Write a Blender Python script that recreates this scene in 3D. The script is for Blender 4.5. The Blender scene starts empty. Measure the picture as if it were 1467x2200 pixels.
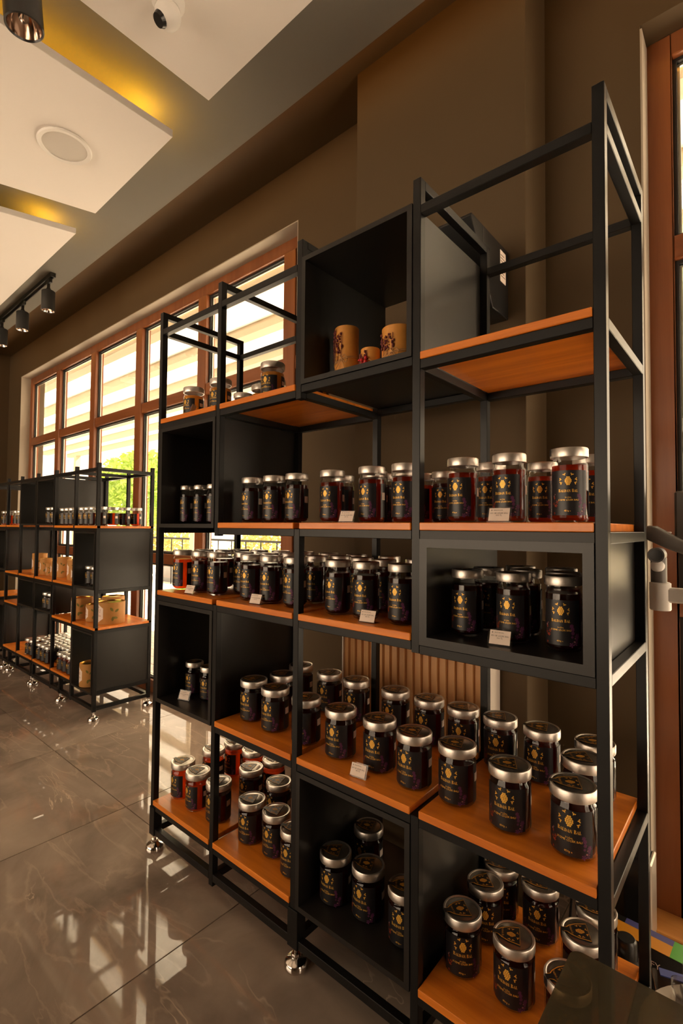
import bpy, bmesh, math, random
from mathutils import Vector, Matrix

random.seed(7)
PI = math.pi
S = bpy.context.scene
C = S.collection

# ------------------------------------------------------------------ camera
def make_camera():
    f, pitch, roll, yaw = 1056.19, 0.0322, 0.0085, 0.7055
    fw = Vector((-math.sin(yaw) * math.cos(pitch), math.cos(yaw) * math.cos(pitch), math.sin(pitch)))
    r = Vector((math.cos(yaw), math.sin(yaw), 0.0))
    u = r.cross(fw)
    r2 = r * math.cos(roll) + u * math.sin(roll)
    u2 = u * math.cos(roll) - r * math.sin(roll)
    cam = bpy.data.cameras.new('camera')
    cam.sensor_fit = 'VERTICAL'
    cam.sensor_height = 36.0
    cam.sensor_width = 24.0
    cam.lens = f / 2200.0 * 36.0
    cam.clip_start = 0.02
    cam.clip_end = 200
    o = bpy.data.objects.new('camera', cam)
    m = Matrix((r2, u2, -fw)).transposed().to_4x4()
    m.translation = Vector((0.23407, -1.0, 1.24))
    o.matrix_world = m
    C.objects.link(o)
    S.camera = o
make_camera()

# ------------------------------------------------------------------ world, sun, portals, exposure
W = bpy.data.worlds.new('daylight')
S.world = W
W.use_nodes = True
bg = W.node_tree.nodes['Background']
bg.inputs[0].default_value = (1.0, 0.76, 0.53, 1)
bg.inputs[1].default_value = 1.25

sun = bpy.data.lights.new('sun', 'SUN')
sun.energy = 12.0
sun.color = (1.0, 0.80, 0.60)
sun.angle = math.radians(1.0)
so = bpy.data.objects.new('sun', sun)
so.rotation_euler = (math.radians(-38), math.radians(18), 0)
C.objects.link(so)

def portal(name, cx, cy, cz, w, h, ry):
    l = bpy.data.lights.new(name, 'AREA')
    l.shape = 'RECTANGLE'
    l.size, l.size_y = w, h
    l.cycles.is_portal = True
    o = bpy.data.objects.new(name, l)
    o.location = (cx, cy, cz)
    o.rotation_euler = (math.radians(90) * ry, 0, 0)
    C.objects.link(o)
portal('portal_window', -3.84, 1.08, 1.45, 4.4, 2.9, -1)
portal('portal_door', 0.98, 1.08, 1.45, 2.05, 2.9, -1)
def portal_side():
    portal('portal_side_window', X1_ + .15, -.075, 1.2, 1.25, 2.15, 0)
    bpy.data.objects['portal_side_window'].rotation_euler = (math.radians(90), 0, math.radians(90))
X1_ = 2.6
portal_side()
portal('portal_unseen_front', -3.1, -4.72, 1.5, 5.4, 2.4, 1)

S.view_settings.view_transform = 'Standard'
S.view_settings.look = 'None'
S.view_settings.exposure = 1.8
S.view_settings.gamma = 1.0
S.view_settings.use_curve_mapping = False

# ------------------------------------------------------------------ materials
MATS = {}
def nmat(name):
    m = bpy.data.materials.new(name)
    m.use_nodes = True
    MATS[name] = m
    nt = m.node_tree
    return m, nt, nt.nodes, nt.links, nt.nodes['Principled BSDF']

def plain(name, col, rough=0.5, metal=0.0, spec=0.5, coat=0.0, bump=0.0, bscale=200, vary=0.0, vscale=8.0):
    m, nt, N, L, B = nmat(name)
    B.inputs['Base Color'].default_value = (*col, 1)
    B.inputs['Roughness'].default_value = rough
    B.inputs['Metallic'].default_value = metal
    B.inputs['Specular IOR Level'].default_value = spec
    B.inputs['Coat Weight'].default_value = coat
    g = N.new('ShaderNodeNewGeometry')
    if vary > 0:
        nz = N.new('ShaderNodeTexNoise'); nz.inputs['Scale'].default_value = vscale; nz.inputs['Detail'].default_value = 4
        L.new(g.outputs['Position'], nz.inputs['Vector'])
        mx = N.new('ShaderNodeMix'); mx.data_type = 'RGBA'
        mx.inputs[6].default_value = (*[c * (1 - vary) for c in col], 1)
        mx.inputs[7].default_value = (*[min(1, c * (1 + vary)) for c in col], 1)
        L.new(nz.outputs['Fac'], mx.inputs[0]); L.new(mx.outputs[2], B.inputs['Base Color'])
    if bump > 0:
        nz = N.new('ShaderNodeTexNoise'); nz.inputs['Scale'].default_value = bscale; nz.inputs['Detail'].default_value = 3
        L.new(g.outputs['Position'], nz.inputs['Vector'])
        b = N.new('ShaderNodeBump'); b.inputs['Strength'].default_value = bump; b.inputs['Distance'].default_value = 0.001
        L.new(nz.outputs['Fac'], b.inputs['Height']); L.new(b.outputs['Normal'], B.inputs['Normal'])
    return m

def wood(name, c0, c1, rough, axis='x', scale=1.0, coat=0.0):
    m, nt, N, L, B = nmat(name)
    g = N.new('ShaderNodeNewGeometry')
    oi = N.new('ShaderNodeObjectInfo')
    mp = N.new('ShaderNodeMapping')
    s = {'x': (1.6, 26, 26), 'y': (26, 1.6, 26), 'z': (26, 26, 1.4)}[axis]
    mp.inputs['Scale'].default_value = [k * scale for k in s]
    add = N.new('ShaderNodeVectorMath'); add.operation = 'ADD'
    ml = N.new('ShaderNodeVectorMath'); ml.operation = 'SCALE'; ml.inputs['Scale'].default_value = 13
    cmb = N.new('ShaderNodeCombineXYZ')
    for i in range(3): L.new(oi.outputs['Random'], cmb.inputs[i])
    L.new(cmb.outputs[0], ml.inputs[0])
    L.new(g.outputs['Position'], mp.inputs['Vector'])
    L.new(mp.outputs[0], add.inputs[0]); L.new(ml.outputs[0], add.inputs[1])
    n1 = N.new('ShaderNodeTexNoise'); n1.inputs['Scale'].default_value = 1.0; n1.inputs['Detail'].default_value = 7; n1.inputs['Roughness'].default_value = 0.62; n1.inputs['Distortion'].default_value = 0.6
    L.new(add.outputs[0], n1.inputs['Vector'])
    rp = N.new('ShaderNodeValToRGB')
    rp.color_ramp.elements[0].position = 0.32; rp.color_ramp.elements[0].color = (*c0, 1)
    rp.color_ramp.elements[1].position = 0.66; rp.color_ramp.elements[1].color = (*c1, 1)
    L.new(n1.outputs['Fac'], rp.inputs[0]); L.new(rp.outputs[0], B.inputs['Base Color'])
    b = N.new('ShaderNodeBump'); b.inputs['Strength'].default_value = 0.15; b.inputs['Distance'].default_value = 0.0008
    L.new(n1.outputs['Fac'], b.inputs['Height']); L.new(b.outputs['Normal'], B.inputs['Normal'])
    B.inputs['Roughness'].default_value = rough
    B.inputs['Coat Weight'].default_value = coat
    return m

def marble():
    m, nt, N, L, B = nmat('marble_tile')
    g = N.new('ShaderNodeNewGeometry'); oi = N.new('ShaderNodeObjectInfo')
    cmb = N.new('ShaderNodeCombineXYZ'); ml = N.new('ShaderNodeVectorMath'); ml.operation = 'SCALE'; ml.inputs['Scale'].default_value = 23
    for i in range(3): L.new(oi.outputs['Random'], cmb.inputs[i])
    L.new(cmb.outputs[0], ml.inputs[0])
    add = N.new('ShaderNodeVectorMath'); add.operation = 'ADD'
    L.new(g.outputs['Position'], add.inputs[0]); L.new(ml.outputs[0], add.inputs[1])
    n1 = N.new('ShaderNodeTexNoise'); n1.inputs['Scale'].default_value = 1.9; n1.inputs['Detail'].default_value = 8; n1.inputs['Roughness'].default_value = 0.6; n1.inputs['Distortion'].default_value = 1.2
    L.new(add.outputs[0], n1.inputs['Vector'])
    rp = N.new('ShaderNodeValToRGB')
    rp.color_ramp.elements[0].position = 0.3; rp.color_ramp.elements[0].color = (0.20, 0.155, 0.122, 1)
    rp.color_ramp.elements[1].position = 0.72; rp.color_ramp.elements[1].color = (0.42, 0.33, 0.265, 1)
    L.new(n1.outputs['Fac'], rp.inputs[0])
    # veins: thin bands where a warped noise crosses its middle
    n2 = N.new('ShaderNodeTexNoise'); n2.inputs['Scale'].default_value = 1.25; n2.inputs['Detail'].default_value = 5; n2.inputs['Roughness'].default_value = 0.55; n2.inputs['Distortion'].default_value = 0.9
    mp = N.new('ShaderNodeMapping'); mp.inputs['Rotation'].default_value = (0, 0, 0.5); mp.inputs['Scale'].default_value = (0.8, 2.0, 1)
    L.new(add.outputs[0], mp.inputs['Vector']); L.new(mp.outputs[0], n2.inputs['Vector'])
    sub = N.new('ShaderNodeMath'); sub.operation = 'SUBTRACT'; sub.inputs[1].default_value = 0.5
    ab = N.new('ShaderNodeMath'); ab.operation = 'ABSOLUTE'
    mr = N.new('ShaderNodeMapRange'); mr.inputs[1].default_value = 0.0; mr.inputs[2].default_value = 0.005; mr.inputs[3].default_value = 0.6; mr.inputs[4].default_value = 0.0
    L.new(n2.outputs['Fac'], sub.inputs[0]); L.new(sub.outputs[0], ab.inputs[0]); L.new(ab.outputs[0], mr.inputs[0])
    n3 = N.new('ShaderNodeTexNoise'); n3.inputs['Scale'].default_value = 3.0
    L.new(add.outputs[0], n3.inputs['Vector'])
    mr2 = N.new('ShaderNodeMapRange'); mr2.inputs[1].default_value = 0.45; mr2.inputs[2].default_value = 0.65
    L.new(n3.outputs['Fac'], mr2.inputs[0])
    mu = N.new('ShaderNodeMath'); mu.operation = 'MULTIPLY'
    L.new(mr.outputs[0], mu.inputs[0]); L.new(mr2.outputs[0], mu.inputs[1])
    # a second, finer net of hair veins
    n6 = N.new('ShaderNodeTexNoise'); n6.inputs['Scale'].default_value = 2.6; n6.inputs['Detail'].default_value = 6; n6.inputs['Distortion'].default_value = 0.5
    mp6 = N.new('ShaderNodeMapping'); mp6.inputs['Rotation'].default_value = (0, 0, -0.35); mp6.inputs['Scale'].default_value = (0.7, 2.4, 1)
    L.new(add.outputs[0], mp6.inputs['Vector']); L.new(mp6.outputs[0], n6.inputs['Vector'])
    s6 = N.new('ShaderNodeMath'); s6.operation = 'SUBTRACT'; s6.inputs[1].default_value = 0.53
    a6 = N.new('ShaderNodeMath'); a6.operation = 'ABSOLUTE'
    r6 = N.new('ShaderNodeMapRange'); r6.inputs[1].default_value = 0.0; r6.inputs[2].default_value = 0.022; r6.inputs[3].default_value = 0.15; r6.inputs[4].default_value = 0.0
    L.new(n6.outputs['Fac'], s6.inputs[0]); L.new(s6.outputs[0], a6.inputs[0]); L.new(a6.outputs[0], r6.inputs[0])
    mxx = N.new('ShaderNodeMath'); mxx.operation = 'MAXIMUM'
    L.new(mu.outputs[0], mxx.inputs[0]); L.new(r6.outputs[0], mxx.inputs[1]); mu = mxx
    mx = N.new('ShaderNodeMix'); mx.data_type = 'RGBA'; mx.inputs[7].default_value = (0.85, 0.64, 0.47, 1)
    L.new(mu.outputs[0], mx.inputs[0]); L.new(rp.outputs[0], mx.inputs[6]); L.new(mx.outputs[2], B.inputs['Base Color'])
    # polished, with faint waviness and wiped streaks
    n4 = N.new('ShaderNodeTexNoise'); n4.inputs['Scale'].default_value = 7; n4.inputs['Detail'].default_value = 5
    L.new(g.outputs['Position'], n4.inputs['Vector'])
    mr3 = N.new('ShaderNodeMapRange'); mr3.inputs[1].default_value = 0.35; mr3.inputs[2].default_value = 0.75; mr3.inputs[3].default_value = 0.012; mr3.inputs[4].default_value = 0.07
    L.new(n4.outputs['Fac'], mr3.inputs[0]); L.new(mr3.outputs[0], B.inputs['Roughness'])
    n5 = N.new('ShaderNodeTexNoise'); n5.inputs['Scale'].default_value = 3.2; n5.inputs['Detail'].default_value = 1
    L.new(g.outputs['Position'], n5.inputs['Vector'])
    b = N.new('ShaderNodeBump'); b.inputs['Strength'].default_value = 0.14; b.inputs['Distance'].default_value = 0.003
    L.new(n5.outputs['Fac'], b.inputs['Height']); L.new(b.outputs['Normal'], B.inputs['Normal'])
    B.inputs['IOR'].default_value = 1.6
    return m

def clear(name, tint=(1, 1, 1), ior=1.45, rough=0.0):
    """thin pane: transparent with a fresnel reflection"""
    m = bpy.data.materials.new(name); m.use_nodes = True; MATS[name] = m
    nt = m.node_tree; N = nt.nodes; L = nt.links
    N.remove(N['Principled BSDF'])
    t = N.new('ShaderNodeBsdfTransparent'); t.inputs[0].default_value = (*tint, 1)
    gl = N.new('ShaderNodeBsdfGlossy'); gl.inputs['Roughness'].default_value = rough
    fr = N.new('ShaderNodeFresnel')
    gm_ = N.new('ShaderNodeNewGeometry'); mr = N.new('ShaderNodeMapRange')
    mr.inputs[3].default_value = ior; mr.inputs[4].default_value = 1.0 / ior      # same reflection from both sides of the sheet
    L.new(gm_.outputs['Backfacing'], mr.inputs[0]); L.new(mr.outputs[0], fr.inputs[0])
    mx = N.new('ShaderNodeMixShader')
    L.new(fr.outputs[0], mx.inputs[0]); L.new(t.outputs[0], mx.inputs[1]); L.new(gl.outputs[0], mx.inputs[2])
    L.new(mx.outputs[0], N['Material Output'].inputs[0])
    return m

def honey(name, thru, body, mixf=0.75):
    m = bpy.data.materials.new(name); m.use_nodes = True; MATS[name] = m
    nt = m.node_tree; N = nt.nodes; L = nt.links
    P = N['Principled BSDF']
    P.inputs['Base Color'].default_value = (*body, 1); P.inputs['Roughness'].default_value = 0.12
    t = N.new('ShaderNodeBsdfTranslucent'); t.inputs[0].default_value = (*thru, 1)
    tr = N.new('ShaderNodeBsdfTransparent'); tr.inputs[0].default_value = (*thru, 1)
    m1 = N.new('ShaderNodeMixShader'); m1.inputs[0].default_value = 0.45
    L.new(t.outputs[0], m1.inputs[1]); L.new(tr.outputs[0], m1.inputs[2])
    mx = N.new('ShaderNodeMixShader'); mx.inputs[0].default_value = mixf
    L.new(P.outputs[0], mx.inputs[1]); L.new(m1.outputs[0], mx.inputs[2])
    L.new(mx.outputs[0], N['Material Output'].inputs[0])
    return m

def emit(name, col, st):
    m = bpy.data.materials.new(name); m.use_nodes = True; MATS[name] = m
    nt = m.node_tree; N = nt.nodes; L = nt.links
    N.remove(N['Principled BSDF'])
    e = N.new('ShaderNodeEmission'); e.inputs[0].default_value = (*col, 1); e.inputs[1].default_value = st
    L.new(e.outputs[0], N['Material Output'].inputs[0])
    return m

def leafy(name, col):
    m = bpy.data.materials.new(name); m.use_nodes = True; MATS[name] = m
    nt = m.node_tree; N = nt.nodes; L = nt.links
    P = N['Principled BSDF']; P.inputs['Base Color'].default_value = (*col, 1); P.inputs['Roughness'].default_value = 0.6
    t = N.new('ShaderNodeBsdfTranslucent'); t.inputs[0].default_value = (col[0] * 1.5, col[1] * 1.5, col[2] * .8, 1)
    mx = N.new('ShaderNodeMixShader'); mx.inputs[0].default_value = 0.5
    L.new(P.outputs[0], mx.inputs[1]); L.new(t.outputs[0], mx.inputs[2]); L.new(mx.outputs[0], N['Material Output'].inputs[0])
    return m

WALL = plain('wall_paint', (0.080, 0.049, 0.018), 0.75, bump=0.12, bscale=260, vary=0.06, vscale=3)
CEIL = plain('ceiling_paint', (0.20, 0.185, 0.155), 0.8, bump=0.08, bscale=200)
PANEL = plain('panel_white', (0.84, 0.79, 0.74), 0.7, bump=0.04, bscale=150)
FRAME = wood('window_wood', (0.20, 0.060, 0.018), (0.30, 0.10, 0.032), 0.32, 'z', 0.6)
FRAMEX = wood('window_wood_rail', (0.20, 0.060, 0.018), (0.30, 0.10, 0.032), 0.32, 'x', 0.6)
GASKET = plain('gasket', (0.015, 0.015, 0.014), 0.5)
ALU = plain('spacer_aluminium', (0.65, 0.60, 0.52), 0.35, 0.8)
GLASS = clear('window_glass', (0.97, 0.98, 0.96))
BLACK = plain('black_steel', (0.007, 0.007, 0.007), 0.36, 0.0, 0.3, bump=0.05, bscale=500)
CHAR = plain('charcoal_board', (0.016, 0.0145, 0.013), 0.34, 0.0, 0.4, bump=0.06, bscale=600, vary=0.05, vscale=12)
BOARD = wood('oak_board', (0.62, 0.155, 0.010), (0.88, 0.27, 0.026), 0.34, 'x', 1.0, coat=0.15)
UNDER = wood('oak_veneer', (0.42, 0.17, 0.035), (0.60, 0.27, 0.07), 0.45, 'x', 0.6)
CHROME = plain('chrome', (0.75, 0.70, 0.66), 0.14, 1.0)
TILE = marble()
GROUT = plain('grout', (0.30, 0.24, 0.18), 0.9)
JGLASS = clear('jar_glass', (0.97, 0.97, 0.96), 1.5, 0.02)
HDARK = honey('dark_honey', (0.42, 0.050, 0.006), (0.008, 0.002, 0.001), 0.5)
HMID = honey('chestnut_honey', (0.80, 0.16, 0.018), (0.02, 0.005, 0.001), 0.72)
HRED = honey('red_honey', (0.95, 0.24, 0.03), (0.05, 0.010, 0.002), 0.85)
HAMB = honey('amber_cream', (0.95, 0.50, 0.08), (0.62, 0.28, 0.04), 0.5)
LABEL = plain('label_black', (0.010, 0.009, 0.011), 0.38)
GOLD = plain('gold_foil', (1.0, 0.56, 0.085), 0.40, 0.35)
GOLDD = plain('gold_ink', (0.62, 0.28, 0.03), 0.45, 0.2)
PURPLE = plain('purple_ink', (0.12, 0.025, 0.09), 0.5)
PINK = plain('pink_ink', (0.38, 0.17, 0.17), 0.5)
REDINK = plain('red_ink', (0.30, 0.04, 0.012), 0.5)
LID = plain('brushed_lid', (0.78, 0.72, 0.66), 0.40, 1.0, bump=0.05, bscale=900)
LIDTOP = plain('lid_disc', (0.36, 0.33, 0.29), 0.24, 0.9)
LIDWHITE = plain('lid_satin', (0.80, 0.77, 0.72), 0.3, 0.8)
PAPER = plain('paper', (0.86, 0.72, 0.62), 0.7)
INK = plain('ink', (0.10, 0.05, 0.03), 0.6)
ACRYL = clear('acrylic', (0.96, 0.95, 0.93), 1.45, 0.02)
KRAFT = plain('kraft_card', (0.50, 0.235, 0.060), 0.7, bump=0.1, bscale=300, vary=0.12, vscale=30)
TINGOLD = plain('gold_tin', (0.85, 0.52, 0.12), 0.25, 1.0)
WAX = plain('beeswax', (0.70, 0.30, 0.055), 0.55, bump=0.25, bscale=160, vary=0.12, vscale=60)
TWINE = plain('twine', (0.55, 0.30, 0.12), 0.85)
DRIED = plain('dried_flower', (0.16, 0.032, 0.030), 0.8)
BERRY = plain('berry', (0.50, 0.012, 0.015), 0.35)
SPOTBLK = plain('spot_black', (0.020, 0.019, 0.017), 0.35)
REFLECT = plain('lamp_reflector', (0.80, 0.68, 0.60), 0.12, 1.0)
PLWHITE = plain('white_plastic', (0.80, 0.77, 0.73), 0.4)
PLGREY = plain('grey_plastic', (0.13, 0.12, 0.11), 0.4)
PLBLACK = plain('black_plastic', (0.014, 0.014, 0.014), 0.28)
GRILLE = plain('speaker_grille', (0.62, 0.58, 0.53), 0.7, bump=0.4, bscale=900)
RADI = plain('radiator_enamel', (0.78, 0.70, 0.62), 0.35)
LEDM = emit('led_amber', (1.0, 0.47, 0.02), 8.0)
LEDH = emit('led_amber_bright', (1.0, 0.52, 0.02), 30.0)
LEDW = emit('led_warm', (1.0, 0.40, 0.05), 3.5)
PWHITE = plain('pergola_fabric', (0.82, 0.80, 0.74), 0.8)
PBEAM = plain('pergola_beam', (0.44, 0.36, 0.25), 0.6)
DECK = wood('deck_plank', (0.44, 0.42, 0.40), (0.60, 0.58, 0.55), 0.6, 'x', 0.5)
STONE = plain('planter_concrete', (0.30, 0.30, 0.30), 0.9, vary=0.15)
LEAF1 = leafy('leaf_bright', (0.26, 0.36, 0.10))
LEAF2 = leafy('leaf_yellow', (0.36, 0.31, 0.15))
BARK = plain('bark', (0.12, 0.08, 0.05), 0.9)
STREET = plain('street_paving', (0.55, 0.53, 0.50), 0.9, vary=0.1)
SMOKED = clear('smoked_glass', (0.30, 0.25, 0.17), 1.5, 0.12)
_n = SMOKED.node_tree.nodes; _l = SMOKED.node_tree.links      # an even diffuse haze mixed into the glass colour
_d = _n.new('ShaderNodeBsdfDiffuse'); _d.inputs[0].default_value = (0.20, 0.16, 0.09, 1)
_m = _n.new('ShaderNodeMixShader'); _m.inputs[0].default_value = 0.22
_src = _n['Material Output'].inputs[0].links[0].from_socket
_l.new(_src, _m.inputs[1]); _l.new(_d.outputs[0], _m.inputs[2]); _l.new(_m.outputs[0], _n['Material Output'].inputs[0])

# translucent pergola canopy
def canopy():
    m = bpy.data.materials.new('canopy_sheet'); m.use_nodes = True; MATS['canopy'] = m
    N = m.node_tree.nodes; L = m.node_tree.links
    P = N['Principled BSDF']; P.inputs['Base Color'].default_value = (0.8, 0.78, 0.72, 1); P.inputs['Roughness'].default_value = .7
    t = N.new('ShaderNodeBsdfTranslucent'); t.inputs[0].default_value = (0.88, 0.88, 0.86, 1)
    mx = N.new('ShaderNodeMixShader'); mx.inputs[0].default_value = 0.6
    L.new(P.outputs[0], mx.inputs[1]); L.new(t.outputs[0], mx.inputs[2]); L.new(mx.outputs[0], N['Material Output'].inputs[0])
    return m
CANOPY = canopy()

# ------------------------------------------------------------------ mesh helpers
class MB:
    def __init__(s): s.v = []; s.f = []
    def box(s, x0, x1, y0, y1, z0, z1):
        i = len(s.v)
        s.v += [(x0, y0, z0), (x1, y0, z0), (x1, y1, z0), (x0, y1, z0), (x0, y0, z1), (x1, y0, z1), (x1, y1, z1), (x0, y1, z1)]
        s.f += [tuple(i + k for k in q) for q in ((0, 3, 2, 1), (4, 5, 6, 7), (0, 1, 5, 4), (1, 2, 6, 5), (2, 3, 7, 6), (3, 0, 4, 7))]
        return s
    def prism(s, poly, z0, z1, axis='z'):
        i = len(s.v); n = len(poly)
        def P(a, b, c): return {'z': (a, b, c), 'y': (a, c, b), 'x': (c, a, b)}[axis]
        s.v += [P(a, b, z0) for a, b in poly] + [P(a, b, z1) for a, b in poly]
        s.f.append(tuple(i + k for k in reversed(range(n)))); s.f.append(tuple(i + n + k for k in range(n)))
        for k in range(n):
            s.f.append((i + k, i + (k + 1) % n, i + n + (k + 1) % n, i + n + k))
        return s
    def lathe(s, prof, n=32, c=(0, 0, 0), a0=0.0, a1=2 * PI):
        """prof: (r, z) list; closed round unless an arc is asked for"""
        full = abs(a1 - a0 - 2 * PI) < 1e-6
        m = n if full else n + 1
        i = len(s.v)
        for k in range(m):
            t = a0 + (a1 - a0) * k / n
            for r, z in prof: s.v.append((c[0] + r * math.cos(t), c[1] + r * math.sin(t), c[2] + z))
        p = len(prof)
        for k in range(n):
            a = i + k * p; b = i + ((k + 1) % m) * p
            for j in range(p - 1):
                s.f.append((a + j, b + j, b + j + 1, a + j + 1))
        return s
    def disc(s, r, z, n=32, c=(0, 0), up=True):
        i = len(s.v)
        s.v += [(c[0] + r * math.cos(2 * PI * k / n), c[1] + r * math.sin(2 * PI * k / n), z) for k in range(n)]
        q = tuple(range(i, i + n)); s.f.append(q if up else tuple(reversed(q)))
        return s
    def tube(s, pts, r, n=8, closed=False):
        pts = [Vector(p) for p in pts]; i0 = len(s.v); N = len(pts)
        up = Vector((0, 0, 1))
        for k, p in enumerate(pts):
            d = (pts[(k + 1) % N] - pts[k - 1]) if closed else (pts[min(k + 1, N - 1)] - pts[max(k - 1, 0)])
            d.normalize()
            a = d.cross(up)
            if a.length < 1e-3: a = d.cross(Vector((0, 1, 0)))
            a.normalize(); b = a.cross(d)
            rr = r[k] if isinstance(r, (list, tuple)) else r
            for j in range(n):
                t = 2 * PI * j / n
                s.v.append(tuple(p + a * math.cos(t) * rr + b * math.sin(t) * rr))
        for k in range(N if closed else N - 1):
            for j in range(n):
                a = i0 + k * n; b = i0 + ((k + 1) % N) * n
                s.f.append((a + j, a + (j + 1) % n, b + (j + 1) % n, b + j))
        if not closed:
            s.f.append(tuple(i0 + j for j in range(n))); s.f.append(tuple(i0 + (N - 1) * n + j for j in reversed(range(n))))
        return s
    def cyl(s, p0, p1, r0, r1=None, n=20):
        return s.tube([p0, p1], [r0, r0 if r1 is None else r1], n)
    def ball(s, c, r, n=8, sq=(1, 1, 1)):
        i = len(s.v); m = max(3, n // 2)
        for a in range(m + 1):
            th = PI * a / m
            for b in range(n):
                ph = 2 * PI * b / n
                s.v.append((c[0] + r * sq[0] * math.sin(th) * math.cos(ph), c[1] + r * sq[1] * math.sin(th) * math.sin(ph), c[2] + r * sq[2] * math.cos(th)))
        for a in range(m):
            for b in range(n):
                s.f.append((i + a * n + b, i + (a + 1) * n + b, i + (a + 1) * n + (b + 1) % n, i + a * n + (b + 1) % n))
        return s
    def poly(s, pts):
        i = len(s.v); s.v += [tuple(p) for p in pts]; s.f.append(tuple(range(i, i + len(pts)))); return s
    def mesh(s, name, mat, bevel=0.0, smooth=None):
        me = bpy.data.meshes.new(name); me.from_pydata(s.v, [], s.f); me.update()
        if bevel > 0 or smooth is not None:
            bm = bmesh.new(); bm.from_mesh(me)
            bmesh.ops.remove_doubles(bm, verts=bm.verts, dist=1e-6)
            bmesh.ops.recalc_face_normals(bm, faces=bm.faces)
            if bevel > 0:
                bmesh.ops.bevel(bm, geom=list(bm.edges), offset=bevel, segments=1, affect='EDGES', profile=0.5)
            bm.to_mesh(me); bm.free()
        me.materials.append(mat)
        if smooth is not None:
            for p in me.polygons: p.use_smooth = True
            me.set_sharp_from_angle(angle=math.radians(smooth))
        return me

def obj(name, me, parent=None, loc=None, rz=0.0):
    o = bpy.data.objects.new(name, me); C.objects.link(o)
    if parent is not None: o.parent = parent
    if loc is not None: o.location = loc
    if rz: o.rotation_euler.z = rz
    return o
def tag(o, label, cat, group=None, kind=None):
    o['label'] = label; o['category'] = cat
    if group: o['group'] = group
    if kind: o['kind'] = kind
    return o
def thing(name, label, cat, loc=(0, 0, 0), rz=0.0, group=None):
    o = bpy.data.objects.new(name, None); o.empty_display_size = 0.05; C.objects.link(o)
    o.location = loc; o.rotation_euler.z = rz
    return tag(o, label, cat, group)
def struct(name, me, parent=None, loc=None):
    o = obj(name, me, parent, loc)
    if parent is None: o['kind'] = 'structure'
    return o
def bx(name, mat, parent, x0, x1, y0, y1, z0, z1, bevel=0.0):
    return obj(name, MB().box(x0, x1, y0, y1, z0, z1).mesh(name, mat, bevel, 30 if bevel else None), parent)
def copy_tree(o, parent=None):
    c = o.copy(); C.objects.link(c)
    if parent is not None: c.parent = parent
    for ch in list(o.children): copy_tree(ch, c)
    return c

# ------------------------------------------------------------------ the room
X0, X1, Y0, Y1 = -6.45, 2.6, -4.6, 0.82
ZM, ZR = 3.12, 3.216
WY1 = 1.06   # outer face of the window wall

fl = struct('floor', MB().box(X0, X1, Y0, WY1, -0.12, -0.004).mesh('floor', GROUT))
TX, TY = 0.825, 0.825
tx0 = -1.092 - 8 * TX
tile_me = MB().box(0.0015, TX - 0.0015, 0.0015, TY - 0.0015, -0.011, 0.0).mesh('tile', TILE, 0.0008, 30)
for i in range(14):
    for j in range(7):
        x, y = tx0 + i * TX, 0.075 - (6 - j) * TY
        if x + TX < X0 + .1 or x > X1 - .1: continue
        a, b, c, d = max(x, X0), min(x + TX, X1), y, min(y + TY, WY1)
        if y + TY < Y0 + .1: continue
        obj('tile', tile_me, fl, (x, y, 0)) if (a == x and b == x + TX and d == y + TY and y >= Y0) else \
            obj('tile', MB().box(a + .0015, b - .0015, max(c, Y0) + .0015, d - .0015, -0.011, 0).mesh('tile', TILE), fl)
for i in range(14):
    x = tx0 + i * TX
    a, b = max(x, X0), min(x + TX, X1)
    if b - a > .05:
        obj('tile', MB().box(a + .0015, b - .0015, 0.075 + TY + .0015, WY1 - .0015, -0.011, 0).mesh('tile', TILE), fl)

# window wall: three solid pieces round two openings, in one wall
wb = MB()
wb.box(X0, -6.04, Y1, WY1, 0, 3.4); wb.box(-1.64, -0.045, Y1, WY1, 0, 3.4); wb.box(2.0, X1, Y1, WY1, 0, 3.4)
wb.box(-6.04, -1.64, Y1, WY1, 2.90, 3.4); wb.box(-0.045, 2.0, Y1, WY1, 2.90, 3.4)
struct('wall_back', wb.mesh('wall_back', WALL))
struct('wall_pier', MB().box(-1.076, -0.348, 0.62, Y1 + .01, 0, ZR + .01).mesh('wall_pier', WALL, 0.002, 30))
struct('wall_left', MB().box(X0 - .2, X0, Y0 - .1, WY1, 0, 3.4).mesh('wall_left', WALL))
rw_ = MB(); rw_.box(X1, X1 + .2, Y0 - .1, -.7, 0, 3.4).box(X1, X1 + .2, 0.55, WY1, 0, 3.4).box(X1, X1 + .2, -.7, .55, 2.3, 3.4).box(X1, X1 + .2, -.7, .55, 0, .12)
struct('wall_right', rw_.mesh('wall_right', WALL))
rwin = struct('window_3', MB().box(X1 + .06, X1 + .12, -.7, .55, .12, .2).box(X1 + .06, X1 + .12, -.7, .55, 2.22, 2.3).mesh('window_3', FRAME))
for k in range(3): bx('mullion', FRAME, rwin, X1 + .06, X1 + .12, -.7 + k * .59, -.63 + k * .59, .2, 2.22)
fb = MB()
fb.box(X0, -5.8, Y0 - .2, Y0, 0, 3.4); fb.box(-.4, X1, Y0 - .2, Y0, 0, 3.4)
fb.box(-5.8, -.4, Y0 - .2, Y0, 2.7, 3.4); fb.box(-5.8, -.4, Y0 - .2, Y0, 0, 0.3)
struct('wall_front', fb.mesh('wall_front', WALL))
sf = struct('window_4', MB().box(-5.8, -.4, Y0 - .12, Y0 - .06, 0.3, 0.38).mesh('window_4', FRAMEX))  # unseen front glazing, opening placed and sized for the fill light it admits
for k in range(6):
    x = -5.77 + k * 1.068
    bx('mullion', FRAME, sf, x - .03, x + .03, Y0 - .12, Y0 - .06, .38, 2.7)
cm = MB(); cm.box(X0, X1, Y0, 0.470, ZM, 3.4)
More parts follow.
